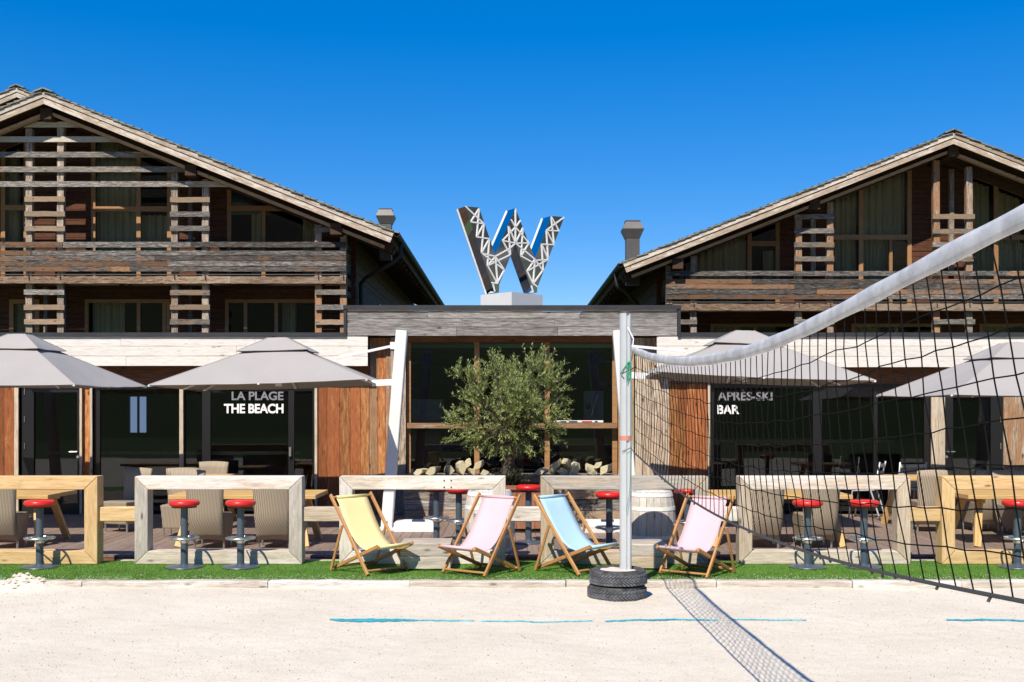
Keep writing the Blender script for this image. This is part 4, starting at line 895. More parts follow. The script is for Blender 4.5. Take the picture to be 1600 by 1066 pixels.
for (x, y, z, dx, dz, ln) in ((-.1, 0, 2.28, -.10, 1, .36), (.40, 0, 2.30, .05, 1, .42), (.44, 0, 2.32, .15, 1, .36), (.60, 0, 2.2, .9, .65, .38), (.62, 0, 2.15, 1, .25, .36), (-.30, 0, 2.2, -.2, 1, .24), (.12, 0, 2.3, .1, 1, .26), (-.52, 0, 2.1, -.3, 1, .24), (-.75, 0, 1.55, -1, -.1, .22), (-.7, 0, 1.35, -1, -.35, .28), (-.3, -.1, 1.32, -.2, -1, .22), (.1, -.2, 1.30, .3, -1, .22), (.68, 0, 1.62, 1, .1, .26), (.3, 0, 2.3, .8, .8, .45), (-.45, -.2, 1.34, -.3, -1, .26), (-.2, -.25, 1.28, -.1, -1, .26), (.25, -.25, 1.28, .2, -1, .24), (-.55, -.1, 1.42, -.8, -.6, .28), (.45, -.2, 1.36, .4, -1, .24), (-.05, -.3, 1.26, 0, -1, .2)):
    for k in range(4): spray((TX + x + rt.gauss(0, .03), TY + y + rt.gauss(0, .05), z), Vector((dx + rt.gauss(0, .22), rt.gauss(0, .25), dz + rt.gauss(0, .15))), ln * rt.uniform(.6, 1.05), 22)
wparent(trunk.obj('trunk', M['trunk'], smooth=True), ol); tw = wparent(twigs.obj('twigs', M['trunk']), ol); cr = wparent(leafb.obj('crown', M['leaf']), ol)
leafb = MB(); twigs = MB()
for k in range(70):
    a = rt.random() * 6.28; spray((TX + .16 * math.cos(a) * rt.random(), TY + .18 * math.sin(a), .66), Vector((math.cos(a) * .5, math.sin(a) * .5, 1)), rt.uniform(.10, .26), 16)
M['ivy'] = island_mat('dark_underplanting_leaf', [(.012,.018,.008), (.03,.042,.014), (.07,.075,.03)], .6)
up_ = empty('trailing_plant', (TX, TY, .64), label='dark trailing plant filling the planter around the olive trunk', cat='plant')
wparent(leafb.obj('leaves', M['ivy']), up_); wparent(twigs.obj('stems', M['trunk']), up_)
pl_ = empty('slatted_planter', (TX + .05, TY, DZ), label='red-brown slatted timber planter holding the olive tree', cat='planter')
def on(root, o): o.parent = root; return o
hw = .44
for sd2 in range(4):
    for i in range(7):
        t = -hw + .063 + i * .126; z0, z1 = .06, .60
        p = [(t, -hw), (hw, t), (t, hw), (-hw, t)][sd2]; u_ = [(1,0,0),(0,1,0),(1,0,0),(0,1,0)][sd2]
        o = plank('slat', None, M['planter_wood'], (p[0], p[1], z0), (p[0], p[1], z1), .12, .025, up=u_); o.parent = pl_
    a, c = [((-hw-.03, -hw), (hw+.03, -hw)), ((hw, -hw+.06), (hw, hw-.06)), ((hw+.03, hw), (-hw-.03, hw)), ((-hw, hw-.06), (-hw, -hw+.06))][sd2]
    o = plank('rim', None, M['planter_wood'], (a[0], a[1], .63), (c[0], c[1], .63), .055, .09); o.parent = pl_
MB().box(-hw + .02, hw - .02, -hw + .02, hw - .02, 0, .57).obj('soil', M['soil'], pl_)

lb = empty('log_bench', (0, 17.35, DZ), label='long low wall of grey boards under the centre window, firewood on top', cat='log store')
lx0, lx1 = PX(632, 17.25), PX(968, 17.25)
for k in range(4):
    z = DZ + .085 + k * .168; e = [lx0, random.uniform(-.6, .4), lx1]
    for a, c in zip(e[:-1], e[1:]): plank('wall_board', lb, M['grey_wood'], (a + .002, 17.25, z), (c - .002, 17.25, z), .160, .04)
wparent(MB().box(lx0 + .01, lx1 - .01, 17.28, 18.0, DZ + .01, DZ + .66).obj('core', M['soil']), lb); plank('top_board', lb, M['grey_wood'], (lx0, 17.62, DZ + .68), (lx1, 17.62, DZ + .68), .80, .035, up=(0, 1, 0))
lr = random.Random(3); ORD = ['first', 'second', 'third', 'fourth', 'fifth', 'sixth', 'seventh', 'eighth', 'ninth']
def split_log(x, z, r, rot, label, grp, y=17.34):
    sw = lr.uniform(1.5, 2.6); ln = lr.uniform(.30, .38); b = MB()      # a wedge or half round split from a round log
    pts_ = [(0, 0)] + [(r * 1.25 * math.cos(rot + sw * k / 4) * lr.uniform(.94, 1.05), r * 1.25 * math.sin(rot + sw * k / 4) * lr.uniform(.94, 1.05)) for k in range(5)]
    mxp = sum(p[0] for p in pts_) / 6; mzp = sum(p[1] for p in pts_) / 6; poly = [(p[0] - mxp, p[1] - mzp) for p in pts_]; n = 6; zm = min(p[1] for p in poly)
    b.add([(0, px, pz) for px, pz in poly] + [(ln, px, pz) for px, pz in poly], [tuple(reversed(range(n))), tuple(range(n, 2*n))] + [(i, (i+1) % n, (i+1) % n + n, i + n) for i in range(n)])
    o = b.obj('split_log', M['log_wood'], bevel=.004); yaw = R(90) + lr.uniform(-.35, .35)
    o.location = (x, y, z - zm); o.rotation_euler = (0, lr.uniform(-.05, .05), yaw); tag(o, label, 'firewood', grp); return o
ztop = DZ + .70
for (us, g, lab) in (((654, 676, 704, 722, 738, 758), 'firewood left of the olive tree', 'split log in the heap left of the olive'), ((842, 862, 880, 899, 922, 944), 'firewood right of the olive tree', 'split log in the heap right of the olive')):
    for i, u in enumerate(us): split_log(PX(u, 17.4), ztop, lr.uniform(.07, .105), lr.random() * 6, lab.replace('in the heap', 'lying on the bench') + ', %s from left' % ORD[i], g, 17.30 + lr.uniform(0, .05))
    for i, u in enumerate((731, 747) if us[0] < 700 else (871, 890, 934)): split_log(PX(u, 17.4), ztop + lr.uniform(.09, .12), lr.uniform(.065, .09), lr.random() * 6, lab.replace('in the heap', 'on top of the heap') + ', %s from left' % ORD[i], g, 17.36)

# ================================================================== TIMBER FRAME RAILS
FR0, FR1 = 12.66, 12.86
def mitre(root, mat, name, p0, p1, inward, w_):
    """front outer edge from p0 to p1 (x, z); mitred at both ends"""
    ex = Vector((p1[0] - p0[0], 0, p1[1] - p0[1])); L = ex.length; ex.normalize(); ez = Vector((inward[0], 0, inward[1])); ey = ez.cross(ex); f = 1 if ey.y > 0 else -1
    g = .0015; poly = [(g, 0), (L - g, 0), (L - w_ - g, w_), (w_ + g, w_)]
    b = MB(); b.add([(x, f * y, z) for y in (0, FR1 - FR0) for x, z in poly], [(0,1,2,3),(7,6,5,4),(0,4,5,1),(1,5,6,2),(2,6,7,3),(3,7,4,0)])
    o = b.obj(name, mat, bevel=.010); o.matrix_world = basis(Vector((p0[0], FR0, p0[1])), ex, ey, ez); wparent(o, root); return o
ZT = PZ(744.5, FR0)
FRN = [(-118, 152, 'frame_gold', 'frame_gold', 'golden new timber frame rail at the far left edge'), (210, 472, 'frame_grey', 'frame_tan', 'pale grey timber frame rail behind two red stools left of the yellow deck chair'), (530, 790, 'frame_grey', 'frame_grey', 'pale timber frame rail behind the yellow and left pink deck chairs'),
       (845, 1107, 'frame_tan', 'frame_tan', 'weathered tan timber frame rail behind the blue deck chair'), (1155, 1423, 'frame_grey', 'frame_tan', 'pale grey timber frame rail behind the net, two red stools before it'), (1472, 1745, 'frame_gold', 'frame_gold', 'golden timber frame rail at the far right behind the net')]
for (u0, u1, mt, mp, lab) in FRN:
    x0, x1 = PX(u0, FR0), PX(u1, FR0); r = empty('terrace_railing', ((x0 + x1)/2, FR0, 0), label=lab, cat='railing', group='timber frames along the terrace edge'); w_ = .15
    mitre(r, M[mt], 'top_rail', (x0, ZT), (x1, ZT), (0, -1), w_); mitre(r, M[mt], 'bottom_rail', (x1, .0), (x0, .0), (0, 1), w_)
    mitre(r, M[mp], 'post', (x0, 0), (x0, ZT), (1, 0), w_); mitre(r, M[mp], 'post', (x1, ZT), (x1, 0), (-1, 0), w_)
    if u0 == 530:
        for bu, bv in ((694, 751), (705, 751), (694, 761.5), (705, 761.5)):
            bo = MB().lathe([(.009, -.004), (.009, .004), (.005, .007)], 10).obj('bolt_head', M['black_metal']); bo.matrix_world = Matrix.Translation(P(bu, bv, FR0)) @ Matrix.Rotation(R(90), 4, 'X'); wparent(bo, r)
for (a, c, mt, lab) in ((152, 210, 'frame_gold', 'short golden link beam between the two leftmost frame rails'), (472, 530, 'frame_tan', 'short pale link beam left of the yellow deck chair'), (790, 845, 'frame_grey', 'short pale link beam between the left pink and blue deck chairs'), (1107, 1155, 'frame_grey', 'short pale link beam behind the right pink deck chair'), (1423, 1472, 'frame_gold', 'short golden link beam behind the net at right')):
    o = plank('link_beam', None, M[mt], (PX(a, FR0) + .002, 12.77, PZ(804, 12.7)), (PX(c, FR0) - .002, 12.77, PZ(804, 12.7)), .165, .13, cham=.01, wob=.001); tag(o, lab, 'beam', 'link beams between the frames')
for (a, c, lab) in ((180, 330, 'weathered step timber on the soil behind the second frame from left'), (470, 560, 'pale step timber lying behind the yellow deck chair'), (1425, 1475, 'thin step timber on the soil between the two right frames')):
    o = plank('step_timber', None, M['frame_tan'], (PX(a, 13.0), 13.08, -.045), (PX(c, 13.0), 13.08, -.045), .09, .12, cham=.008); tag(o, lab, 'step')

# ================================================================== BAR STOOLS
def make_stool():
    r = empty('bar_stool', (0, 0, 0), label='x', cat='stool')
    MB().lathe([(.20, 0), (.205, .006), (.20, .014), (.08, .022), (.045, .034), (.042, .05)], 32).obj('base', M['blue_grey_steel'], r, smooth=True, angle=R(40))
    MB().lathe([(.040, .03), (.040, .68)], 20).obj('post', M['blue_grey_steel'], r, smooth=True, angle=R(40))
    b = MB(); pts = [(.155 * math.cos(t), .155 * math.sin(t), .325) for t in [2*math.pi*i/40 for i in range(41)]]; b.tube(pts, .0125, 8, False)
    fr_ = b.obj('foot_ring', M['chrome'], r, smooth=True); b = MB()
    for k in range(3): t = 2.1 * k + .5; b.tube([(.035 * math.cos(t), .035 * math.sin(t), .29), (.15 * math.cos(t), .15 * math.sin(t), .322)], .008, 6)
    b.lathe([(.047, .27), (.047, .335)], 16); b.obj('ring_bracket', M['chrome'], r)
    st = MB().lathe([(.06, .67), (.135, .676), (.138, .682), (.158, .688), (.166, .703), (.166, .722), (.158, .737), (.135, .747), (.08, .75), (.02, .750)], 32).obj('seat', M['red'], r, smooth=True, angle=R(50))
    MB().lathe([(.1345, .664), (.1365, .676)], 32).obj('seat_trim', M['black_metal'], st)
    return r
stool0 = make_stool(); first = [True]
def stool(u, Y, z, lab, grp='red bar stools on the lawn', rz=0.0, seat_z=None):
    o = stool0 if first[0] else copy_tree(stool0); first[0] = False
    o.location = (PX(u, Y), Y, z); o.rotation_euler = (0, 0, rz); o['label'] = lab; o['group'] = grp
for i, (u, lab) in enumerate(((62, 'red-topped bar stool on the grass at the far left before the golden frame'), (288, 'left one of the two red bar stools before the pale frame at left'), (376, 'right one of the two red bar stools before the pale frame at left'), (1262, 'left one of the two red bar stools seen through the net'), (1350, 'right one of the two red bar stools seen through the net'), (1590, 'red bar stool at the far right edge behind the net'))):
    stool(u, 12.42, .0, lab, rz=i * .7)
for (u, Y, lab) in ((682, 14.45, 'bar stool on the deck under the pale rail, beside the white parasol base'), (717, 14.1, 'bar stool on the deck just left of the lettered barrel'), (826, 14.45, 'red bar stool standing before the slatted planter'), (952, 13.25, 'red bar stool on the deck left of the volleyball post'), (1074, 13.9, 'red bar stool on the deck right of the round barrel')): stool(u, Y, DZ, lab, 'red bar stools on the deck', rz=u)

# ================================================================== DECK CHAIRS
def deck_chair(label, loc, rz, cloth, sc=1.0):
    r = empty('deck_chair', loc, rz, label, 'deck chair', 'canvas deck chairs on the lawn'); m = M['chair_wood']
    def bar(name, p0, p1, w_=.040, t=.024, up=(0, 1, 0), par=r):
        o = plank(name, None, m, Vector(p0) * sc, Vector(p1) * sc, t, w_, up=up, wob=.0, cham=.005); o.parent = par; return o
    for s_ in (-1, 1):
        y = s_ * .272
        bar('back_rail', (.0, y, .012), (-.655, y, .815)); bar('seat_rail', (-.645, s_ * .240, .018), (.125, s_ * .240, .315)); bar('prop', (-.405, s_ * .304, .50), (-.600, s_ * .304, .012), .034, .02)
        b = MB(); b.tube([(-.405*sc, s_*.258*sc, .50*sc), (-.405*sc, s_*.318*sc, .50*sc)], .006, 6); b.tube([(-.235*sc, s_*.225*sc, .28*sc), (-.235*sc, s_*.29*sc, .285*sc)], .006, 6); b.obj('bolt', M['chrome'], r)
    def rod(name, x, z, y, rad=.013): MB().tube([(x*sc, -y*sc, z*sc), (x*sc, y*sc, z*sc)], rad, 8).obj(name, m, r)
    rod('top_bar', -.638, .788, .27); rod('front_bar', .112, .308, .235); rod('rear_bar', -.60, .036, .30, .011); rod('rear_cross_bar', -.56, .052, .24, .010); bar('foot_bar', (-.035, -.26, .045), (-.035, .26, .045), .034, .02, up=(0, 0, 1))
    prof = [(-.652, .795), (-.600, .735), (-.535, .635), (-.465, .525), (-.385, .42), (-.30, .335), (-.205, .278), (-.105, .255), (-.01, .268), (.065, .294), (.118, .325)]
    b = MB(); nw = 6
    for k, (x, z) in enumerate(prof):
        for j in range(nw + 1):
            t = j / nw * 2 - 1; dip = .014 * (1 - t * t) * math.sin(math.pi * k / (len(prof) - 1)); b.v.append((x * sc - dip * .6, t * .207 * sc, z * sc - dip))
    for k in range(len(prof) - 1):
        for j in range(nw): a = k * (nw+1) + j; b.f.append((a, a+1, a+nw+2, a+nw+1))
    n0 = len(b.v)                                       # hems wrapped round the bars
    sl = b.obj('sling', M[cloth], r, smooth=True); md = sl.modifiers.new('thickness', 'SOLIDIFY'); md.thickness = .003; md.offset = 0
    MB().tube([(-.640*sc, -.207*sc, .788*sc), (-.640*sc, .207*sc, .788*sc)], .017, 10).obj('hem', M[cloth], sl, smooth=True); MB().tube([(.113*sc, -.207*sc, .309*sc), (.113*sc, .207*sc, .309*sc)], .0165, 10).obj('hem', M[cloth], sl, smooth=True)
    return r
deck_chair('yellow canvas deck chair with wooden frame, leftmost on the grass', (-1.30, 11.93, .004), R(-45), 'yellow_cloth')
deck_chair('pink canvas deck chair between the yellow and blue ones', (-.49, 11.76, .004), R(-125), 'pink_cloth')
deck_chair('sky blue canvas deck chair beside the volleyball post', (.915, 11.92, .004), R(-45), 'blue_cloth')
deck_chair('pink canvas deck chair right of the volleyball post, behind the net', (1.80, 11.67, .004), R(-126), 'pink_cloth')

# ================================================================== TIMBER BOXES
def crate(label, x, y, w_, d, h, rz=0):
    r = empty('timber_box', (x, y, 0), rz, label, 'box', 'stacked timber boxes on the lawn'); hh = h / 2
    for k in range(2):
        z = .012 + hh * k + hh / 2
        for s_ in (-1, 1):
            o = plank('front_timber' if s_ < 0 else 'rear_timber', None, M['sleeper'], (-w_/2, s_ * d/4, z), (w_/2, s_ * d/4, z), hh - .004, d/2 - .004, cham=.007, wob=.002); o.parent = r
    o = plank('foot', None, M['soil'], (-w_/2 + .05, 0, .004), (w_/2 - .05, 0, .004), .016, d * .7, wob=0); o.parent = r
crate('two-tier timber box between the yellow and left pink deck chairs', PX(667, 12.4), 12.42, .545, .52, .285)
crate('two-tier timber box right of the volleyball post, before the barrel', PX(1004, 12.45), 12.46, .47, .5, .27)

# ================================================================== BARRELS
def barrel(label, x, y, rmid, h, rz=0, text=None):
    r = empty('barrel', (x, y, DZ), rz, label, 'barrel'); n = 20; prof = lambda t: rmid * (1 - .17 * (2*t - 1) ** 2)
    b0 = None
    for k in range(n):
        a0, a1 = 2*math.pi*k/n + .008, 2*math.pi*(k+1)/n - .008; b = MB(); m = 6
        for i in range(m + 1):
            t = i / m; rr = prof(t); z = h * t
            for (a, q) in ((a0, rr), (a1, rr), (a1, rr - .025), (a0, rr - .025)): b.v.append((z, q * math.cos(a), q * math.sin(a)))
        for i in range(m):
            for j in range(4): p = i*4 + j; q = i*4 + (j+1) % 4; b.f.append((p, q, q+4, p+4))
        b.f.append((3,2,1,0)); b.f.append((m*4, m*4+1, m*4+2, m*4+3))
        o = b.obj('stave', M['stave'], r); o.matrix_local = Matrix(((0, 1, 0, 0), (0, 0, 1, 0), (1, 0, 0, 0), (0, 0, 0, 1)))
    MB().lathe([(prof(.96) - .02, h * .955), (prof(.96) - .02, h * .97)], 28).obj('lid', M['stave'], r); MB().lathe([(prof(.02) - .02, .01), (prof(.02) - .02, .03)], 28).obj('bottom', M['stave'], r)
    for t in (.05, .27, .73, .95):
        q0, q1 = prof(t - .028) + .003, prof(t + .028) + .003; MB().lathe([(q0, h*(t-.028)), (q1, h*(t+.028))], 32).obj('hoop', M['white_paint'], r, smooth=True, angle=R(40))
    return r
barrel('whitewashed wooden barrel right of the volleyball post', PX(1017, 13.5), 13.5, .30, .74)
br = barrel('white lettered barrel behind the left pink deck chair', PX(765, 13.6), 13.6, .31, .74)
t_ = text_obj('PR', 740, 748, 803, 811, M['black_metal'], br, Y=13.6 - .305, bold=.0)
t_['label'] = 'small dark letters PR'
bn = empty('low_bench', (PX(925, 14.6), 14.6, DZ), label='low pale plank bench on the deck behind the blue deck chair', cat='bench')
for i in range(3): o = plank('seat_plank', None, M['frame_grey'], (-.28, -.14 + .14*i, .15), (.28, -.14 + .14*i, .15), .13, .03, up=(0, 1, 0)); o.parent = bn
for s_ in (-1, 1): o = plank('leg', None, M['frame_grey'], (s_ * .22, -.19, .067), (s_ * .22, .19, .067), .134, .04); o.parent = bn

# ================================================================== TABLES AND WICKER CHAIRS ON THE DECK
def table(label, x0, x1, y0, y1, zt):
    r = empty('terrace_table', ((x0 + x1)/2, (y0 + y1)/2, DZ), label=label, cat='table', group='yellow timber terrace tables'); m = M['table_wood']; wx, wy = (x1 - x0)/2, (y1 - y0)/2; h = zt - DZ
    nb = 5
    for i in range(nb): y = -wy + (i + .5) * 2 * wy / nb; o = plank('top_board', None, m, (-wx, y, h - .025), (wx, y, h - .025), 2 * wy / nb - .004, .05, up=(0, 1, 0), wob=.001, cham=.004); o.parent = r
    for sx in (-1, 1):
        o = plank('apron', None, m, (sx * (wx - .22), -wy + .08, h - .08), (sx * (wx - .22), wy - .08, h - .08), .06, .05, wob=0); o.parent = r
        for sy in (-1, 1): o = plank('leg', None, m, (sx * (wx - .12), sy * (wy - .02), .0), (sx * (wx - .24), sy * (wy - .26), h - .055), .085, .06, up=(1, 0, 0), wob=.001, cham=.004); o.parent = r
    return r
table('yellow timber table behind the golden left frame rail', -7.65, -5.78, 14.0, 14.95, .68)
table('yellow timber table behind the pale frame rail left of the yellow deck chair', -4.27, -2.43, 13.98, 14.95, .68)
table('timber table behind the pale frame rail, seen through the net', 2.42, 4.28, 13.98, 14.95, .68)
table('yellow timber table behind the golden right frame rail and net', 5.72, 7.6, 13.98, 14.95, .68)
table('timber table near the left glazing, just above the pale frame rail', PX(302, 17.0), PX(366, 17.0), 16.75, 17.5, .745)
table('shaded timber table before the right door, above the golden frame rail', PX(1385, 16.4), PX(1640, 16.4), 16.2, 16.9, .77)
def make_wicker():
    r = empty('wicker_chair', (0, 0, 0), label='x', cat='chair'); m = M['wicker']; n = 8; b = MB()
    for i in range(n + 1):                              # backrest: curved, flaring towards the top, reaching down like a skirt
        t = i / n; z = .10 + .77 * t; hw_ = .205 + .035 * t ** 1.5; lean = -.235 - .07 * max(0, t - .35) ** 1.3 + (.16 * (1 - z / .36) if z < .36 else 0)
        for j in range(9):
            q = j / 8 * 2 - 1; b.v.append((q * hw_, lean - .03 * (1 - q * q), z + (.012 * (1 - q*q) if i == n else 0) + (.03 * (1 - q * q) if i == 0 else 0)))
    for i in range(n):
        for j in range(8): a = i * 9 + j; b.f.append((a, a+1, a+10, a+9))
    o = b.obj('backrest', m, r, smooth=True); md = o.modifiers.new('thickness', 'SOLIDIFY'); md.thickness = .035; md.offset = 0
    b = MB()                                            # skirt and seat
    ring = lambda z, wx, y0, y1: [(-wx, y0, z), (wx, y0, z), (wx, y1, z), (-wx, y1, z)]
    b.add(ring(.11, .19, -.06, .22) + ring(.43, .215, -.20, .25), [(0,1,5,4),(1,2,6,5),(2,3,7,6),(3,0,4,7),(4,5,6,7),(3,2,1,0)]); b.obj('seat', m, r, bevel=.018)
    for sx in (-1, 1):
        for sy in (-.10, .195): MB().tube([(sx * .185, sy, 0), (sx * .185, sy, .13)], .014, 8).obj('leg', M['chair_leg'], r)
    return r
wk0 = make_wicker(); wfirst = [True]
def wicker(u, Y, rz, lab):
    o = wk0 if wfirst[0] else copy_tree(wk0); wfirst[0] = False
    o.location = (PX(u, Y), Y, DZ); o.rotation_euler = (0, 0, rz); o['label'] = lab; o['group'] = 'wicker chairs on the deck'
wicker(8, 13.95, R(4), 'wicker chair with its back to us at the far left edge'); wicker(331, 13.98, R(-3), 'left wicker chair with its back to us behind the two left stools'); wicker(430, 13.98, R(4), 'right wicker chair with its back to us behind the pale left frame')
wicker(1190, 13.98, R(-4), 'left wicker chair with its back to us behind the net'); wicker(1272, 13.98, R(3), 'right wicker chair behind the left stool seen through the net'); wicker(1592, 15.2, R(186), 'wicker chair beyond the table at the far right edge')
wicker(196, 15.9, R(160), 'shaded brown wicker chair seen between the two left frame rails'); wicker(284, 15.35, R(178), 'wicker chair facing us across the table at left, in shade'); wicker(290, 16.45, R(10), 'wicker chair whose pale top just clears the left rail'); wicker(326, 17.85, R(178), 'wicker chair behind the small table near the left glazing')
wicker(1452, 15.85, R(-6), 'dark wicker chair in the gap before the right door'); wicker(1535, 15.85, R(5), 'dark wicker chair back above the golden right frame'); wicker(1590, 15.9, R(-3), 'dark wicker chair back at the right edge above the golden frame')
def alu_chair(label, u, Y, rz):
    r = empty('metal_chair', (PX(u, Y), Y, DZ), rz, label, 'chair', 'metal chairs by the right glazing')
    for s_ in (-1, 1):
        x = s_ * .21; MB().tube([(x, .22, 0), (x, .16, .44), (x, -.17, .46), (x, -.26, .90)], .013, 8).obj('side_frame', M['alu'], r, smooth=True); MB().tube([(x, -.26, 0), (x, -.12, .45)], .013, 8).obj('rear_leg', M['alu'], r)
    for k in range(3): o = plank('back_slat', None, M['alu'], (-.21, -.205 - .022 * k, .60 + .12 * k), (.21, -.205 - .022 * k, .60 + .12 * k), .05, .012, wob=0); o.parent = r
    for k in range(5): o = plank('seat_slat', None, M['alu'], (-.21, -.14 + .075 * k, .462), (.21, -.14 + .075 * k, .462), .055, .012, up=(0, 1, 0), wob=0); o.parent = r
alu_chair('silver metal chair turned sideways before the right glazing', 1353, 17.75, R(60)); alu_chair('silver metal chair with its back to us before the right glazing', 1416, 17.7, R(4)); alu_chair('silver metal chair behind the glass of the right door', 1533, 18.95, R(-8))

# ================================================================== VOLLEYBALL POST, TYRES, NET
PXv, PYv = PX(977.5, 10.9), 10.9
vp = empty('volleyball_post', (PXv, PYv, -.05), label='tall aluminium volleyball post planted in stacked tyres', cat='post')
b = MB(); ring = []
for k in range(28):
    t = 2*math.pi*k/28; rr = .0585
    if abs((t - R(292) + math.pi) % (2*math.pi) - math.pi) < R(13): rr = .042          # rope groove facing us
    ring.append((rr * math.cos(t), rr * math.sin(t)))
n = len(ring); b.add([(x, y, z) for z in (.0, 2.735) for x, y in ring], [tuple(reversed(range(n))), tuple(range(n, 2*n))] + [(i, (i+1) % n, (i+1) % n + n, i + n) for i in range(n)]); b.obj('tube', M['alu'], vp)
MB().lathe([(.060, 2.735), (.060, 2.75), (.04, 2.756)], 24).obj('cap', M['cowl'], vp)
st_ = MB(); st_.lathe([(.0592, 1.50), (.0592, 1.545)], 28); st_.obj('red_band', plain('faded_red_sticker', (.55, .22, .18), .6), vp)
def tyre(label, z0, z1, R_, x, y, rz):
    r = empty('tyre', (x, y, z0), rz, label, 'tyre', 'tyres stacked round the volleyball post'); h = z1 - z0
    MB_ = MB(); prof = [(R_*.60, .02), (R_*.70, .004), (R_*.86, .0), (R_*.955, .012), (R_*.975, h*.25), (R_*.98, h*.5), (R_*.975, h*.75), (R_*.955, h - .012), (R_*.86, h), (R_*.70, h - .004), (R_*.60, h - .02)]
    ns = 48; b = MB()
    for (q, z) in prof:
        for k in range(ns): t = 2*math.pi*k/ns; b.v.append((q*math.cos(t), q*math.sin(t), z))
    m = len(prof)
    for i in range(m):
        for k in range(ns): a = i*ns + k; c = i*ns + (k+1) % ns; e = ((i+1) % m) * ns; b.f.append((a, c, e + (k+1) % ns, e + k))
    b.obj('carcass', M['tyre_dust'], r, smooth=True)
    b = MB(); nt_ = 46
    for k in range(nt_):                                 # chevron tread blocks
        for half in (0, 1):
            for row in (0, 1):
                t0 = 2*math.pi*(k + .5*half)/nt_; zc = h*(.14 + .36*half + .19*row); dz = h*.078; sk = .05*(1 if half else -1); dt = .046
                pts = []
                for q in (R_*.95, R_*1.02):
                    for (tt, zz) in ((t0 - dt + sk*(-1), zc - dz), (t0 + dt + sk*(-1), zc - dz), (t0 + dt + sk, zc + dz), (t0 - dt + sk, zc + dz)): pts.append((q*math.cos(tt), q*math.sin(tt), zz))
                b.add(pts, [(4,5,6,7),(0,1,5,4),(1,2,6,5),(2,3,7,6),(3,0,4,7)])
    o = b.obj('tread', M['rubber'], r); o['kind'] = 'stuff'
    return r
tyre('upper tyre round the volleyball post, filled with sand', .068, .212, .275, PX(966, 10.85), 10.85, .3); tyre('lower tyre under the volleyball post, sunk in the sand', -.085, .064, .282, PX(964, 10.85), 10.85, 1.1)
b = MB(); 
for i in range(9):
    q = .205 * i / 8
    for k in range(32): t = 2*math.pi*k/32; x, y = q*math.cos(t), q*math.sin(t); b.v.append((x, y, .192 + .018 * fbm(x, y, 9, 3) + .012 * (1 - i / 8)))
for i in range(8):
    for k in range(32): a = i*32 + k; c = i*32 + (k+1) % 32; b.f.append((a, a+32, c+32, c))
o = b.obj('sand_fill', M['sand_fill'], smooth=True); o.location = (PX(966, 10.85), 10.85, 0); tag(o, 'pale sand filling the upper tyre round the post', 'sand')

NX = lambda y: 1.578 - .040 * y
def lerp_tab(tab, y):
    for (y0, a), (y1, c) in zip(tab[:-1], tab[1:]):
        if y0 <= y <= y1: t = (y - y0) / (y1 - y0); t2 = t; return a + (c - a) * t2
    return tab[0][1] if y < tab[0][0] else tab[-1][1]
TOP = [(1.6, 2.42), (2.4, 2.35), (3.166, 2.300), (3.575, 2.266), (4.1, 2.218), (4.83, 2.150), (5.82, 2.084), (6.4, 2.072), (7.03, 2.070), (7.7, 2.082), (8.29, 2.104), (9.43, 2.185), (10.1, 2.255), (10.62, 2.335)]
BOT = [(1.4, 1.34), (2.4, 1.265), (3.166, 1.207), (3.8, 1.16), (4.505, 1.115), (5.4, 1.082), (6.47, 1.073), (7.6, 1.10), (8.6, 1.165), (9.43, 1.245), (10.45, 1.345)]
def smooth_tab(tab, y): return sum(lerp_tab(tab, y + d) for d in (-.5, -.3, -.1, .1, .3, .5)) / 6 if tab[0][0] + .5 < y < tab[-1][0] - .5 else lerp_tab(tab, y)
YN0, YN1 = 1.75, 10.44
net = empty('volleyball_net', (NX(6.4), 6.4, 0.0), label='black volleyball net with pale top tape sagging towards us at right', cat='net')
# top tape: folded vinyl band with wrinkles
b = MB(); K = 150; nr = random.Random(2)
for i in range(K + 1):
    y = 10.56 + (YN0 - 10.56) * i / K; z = smooth_tab(TOP, y); x = NX(y); hh = .035 + .002 * math.sin(y * 9); th = .012 + .005 * fbm(y, 0, 3.2, 1); wv = .006 * fbm(y, 1, 2.6, 4)
    if i < 4: hh *= .55 + .11 * i
    for (dx, dz) in ((-th*.55, -hh), (-th*1.0 + wv, -hh*.45), (-th*.9 - wv, hh*.35), (-th*.3, hh*.95), (th*.3, hh), (th*.9 + wv, hh*.3), (th - wv, -hh*.4), (th*.55, -hh)): b.v.append((x + dx, y + nr.uniform(-.002, .002), z + dz))
for i in range(K):
    for k in range(8): a = i*8 + k; c = i*8 + (k+1) % 8; b.f.append((a, c, c+8, a+8))
b.f.append(tuple(range(8))); b.f.append(tuple(K*8 + k for k in reversed(range(8)))); wparent(b.obj('top_tape', M['vinyl'], smooth=True), net)
ROWS = 8; cols = []; y = YN1
while y > YN0: cols.append(y); y -= .118
def node(y, f):                                          # f: 0 at the tape, 1 at the bottom cord
    yb_ = max(1.4, y - .38 * ((YN1 - y) / 7.0) ** 1.1 * f); zt_ = smooth_tab(TOP, y) - .04; zb2 = smooth_tab(BOT, yb_)
    bel = math.sin(math.pi * f) * .03 * math.sin(y * .9)
    return Vector((NX(yb_) + bel, yb_, zt_ + (zb2 - zt_) * f))
b = MB(); jit = {}
for i, yc in enumerate(cols):
    pts = []
    for r_ in range(ROWS + 1):
        p = node(yc, r_ / ROWS)
        if 0 < r_ < ROWS: p += Vector((nr.gauss(0, .003), nr.gauss(0, .004), nr.gauss(0, .004) + (.009 * math.sin(i * .55 + r_) if r_ < 3 and 12 < i < 34 else 0)))
        jit[(i, r_)] = p; pts.append(p)
    b.tube(pts, .0027, 5, False)
for r_ in range(1, ROWS):
    b.tube([jit[(i, r_)] for i in range(len(cols))], .0025, 5, False)
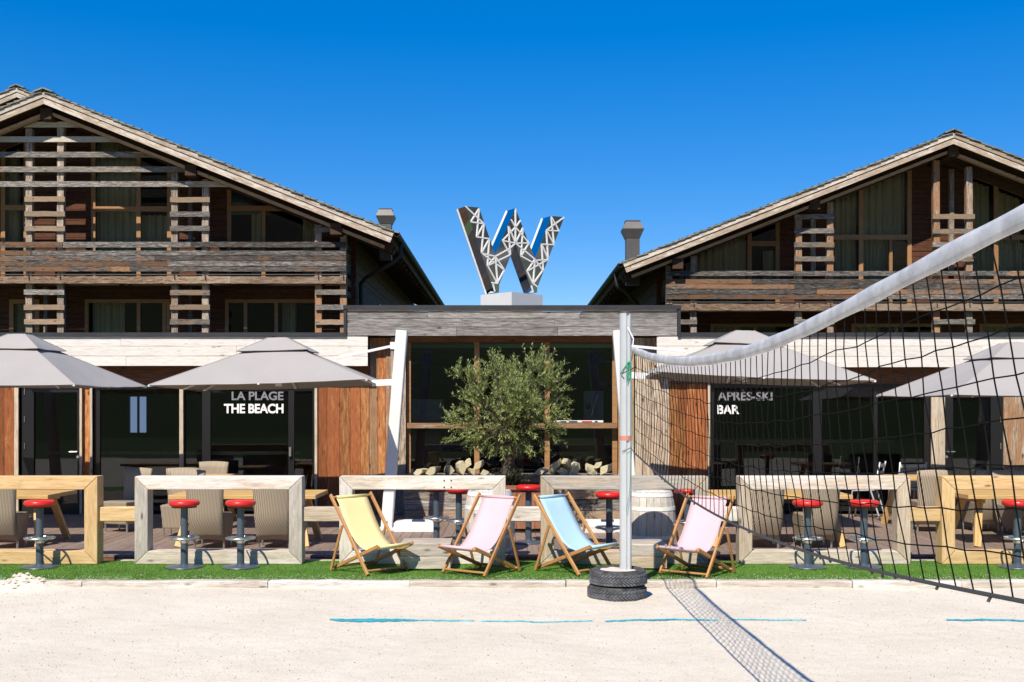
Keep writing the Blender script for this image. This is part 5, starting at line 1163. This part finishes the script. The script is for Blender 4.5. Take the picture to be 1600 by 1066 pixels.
o = b.obj('mesh', M['cord']); o['kind'] = 'stuff'; wparent(o, net)
b = MB(); b.tube([jit[(0, r_)] for r_ in range(ROWS + 1)], .006, 6); wparent(b.obj('side_cord', M['cord']), net)
b = MB(); bp_ = [jit[(i, ROWS)] for i in range(len(cols))]; b.tube(bp_, .0075, 6)
wparent(b.obj('bottom_cord', M['cord_grey']), net); b = MB()
for i in [q for q in range(2, len(bp_)) if nr.random() < .4]:                           # whipping knots
    p = bp_[i]; k_ = nr.uniform(.006, .022); b.tube([p + Vector((0, -.012, 0)), p + Vector((0, .010, -.002)), p + Vector((nr.uniform(-.01, .01), nr.uniform(0, .02), -k_))], .0055, 5)
o = b.obj('knots', M['cord_grey']); o['kind'] = 'stuff'; wparent(o, net)
# tie ropes at the post
wparent(MB().tube([(PXv + .015, PYv - .06, PZ(512, 10.85)), (PXv + .06, 10.75, PZ(530, 10.8)), (NX(10.55), 10.56, 2.335)], .006, 6).obj('top_tie', M['white_paint']), net)
wparent(MB().tube([(NX(10.53) + .0, 10.54, 2.30), (PXv + .05, 10.82, PZ(563, 10.8)), (PXv + .02, 10.83, PZ(566, 10.8)), (PXv - .055, 10.84, PZ(583, 10.8))], .0045, 6).obj('green_tie', M['green_rope']), net)
b = MB()
for k in range(7): xx = PXv + .012 + nr.uniform(0, .035); b.tube([(xx, 10.828 + .004 * k, PZ(566, 10.8)), (xx + nr.uniform(-.012, .012), 10.825, PZ(580, 10.8)), (xx + nr.uniform(-.015, .01), 10.83, PZ(nr.uniform(588, 597), 10.8))], .0045, 5)
o = b.obj('rope_hank', M['green_rope']); wparent(o, net)
wparent(MB().tube([(PXv + .05, 10.84, PZ(597, 10.8)), (PXv + .058, 10.80, PZ(640, 10.8)), (PXv + .05, 10.80, PZ(705, 10.8)), (PXv + .03, 10.825, PZ(770, 10.8)), (PXv + .0, 10.828, PZ(800, 10.8))], .003, 5).obj('green_tail', M['green_rope']), net)
wparent(MB().tube([jit[(0, 1)], (PXv + .04, 10.83, PZ(578, 10.8)), (PXv - .056, 10.85, PZ(584, 10.8)), (PXv - .02, 10.842, PZ(592, 10.8))], .0035, 5).obj('side_tie', M['cord']), net)
wparent(MB().tube([jit[(0, ROWS)], (PXv + .045, 10.83, PZ(700, 10.8)), (PXv - .04, 10.835, PZ(706, 10.8))], .004, 5).obj('bottom_tie', M['cord_grey']), net)
p2 = empty('volleyball_post', (NX(1.5), 1.5, -.05), label='second aluminium volleyball post, just outside the picture at right', cat='post'); MB().lathe([(.058, 0), (.058, 2.75)], 24).obj('tube', M['alu'], p2, smooth=True, angle=R(40))
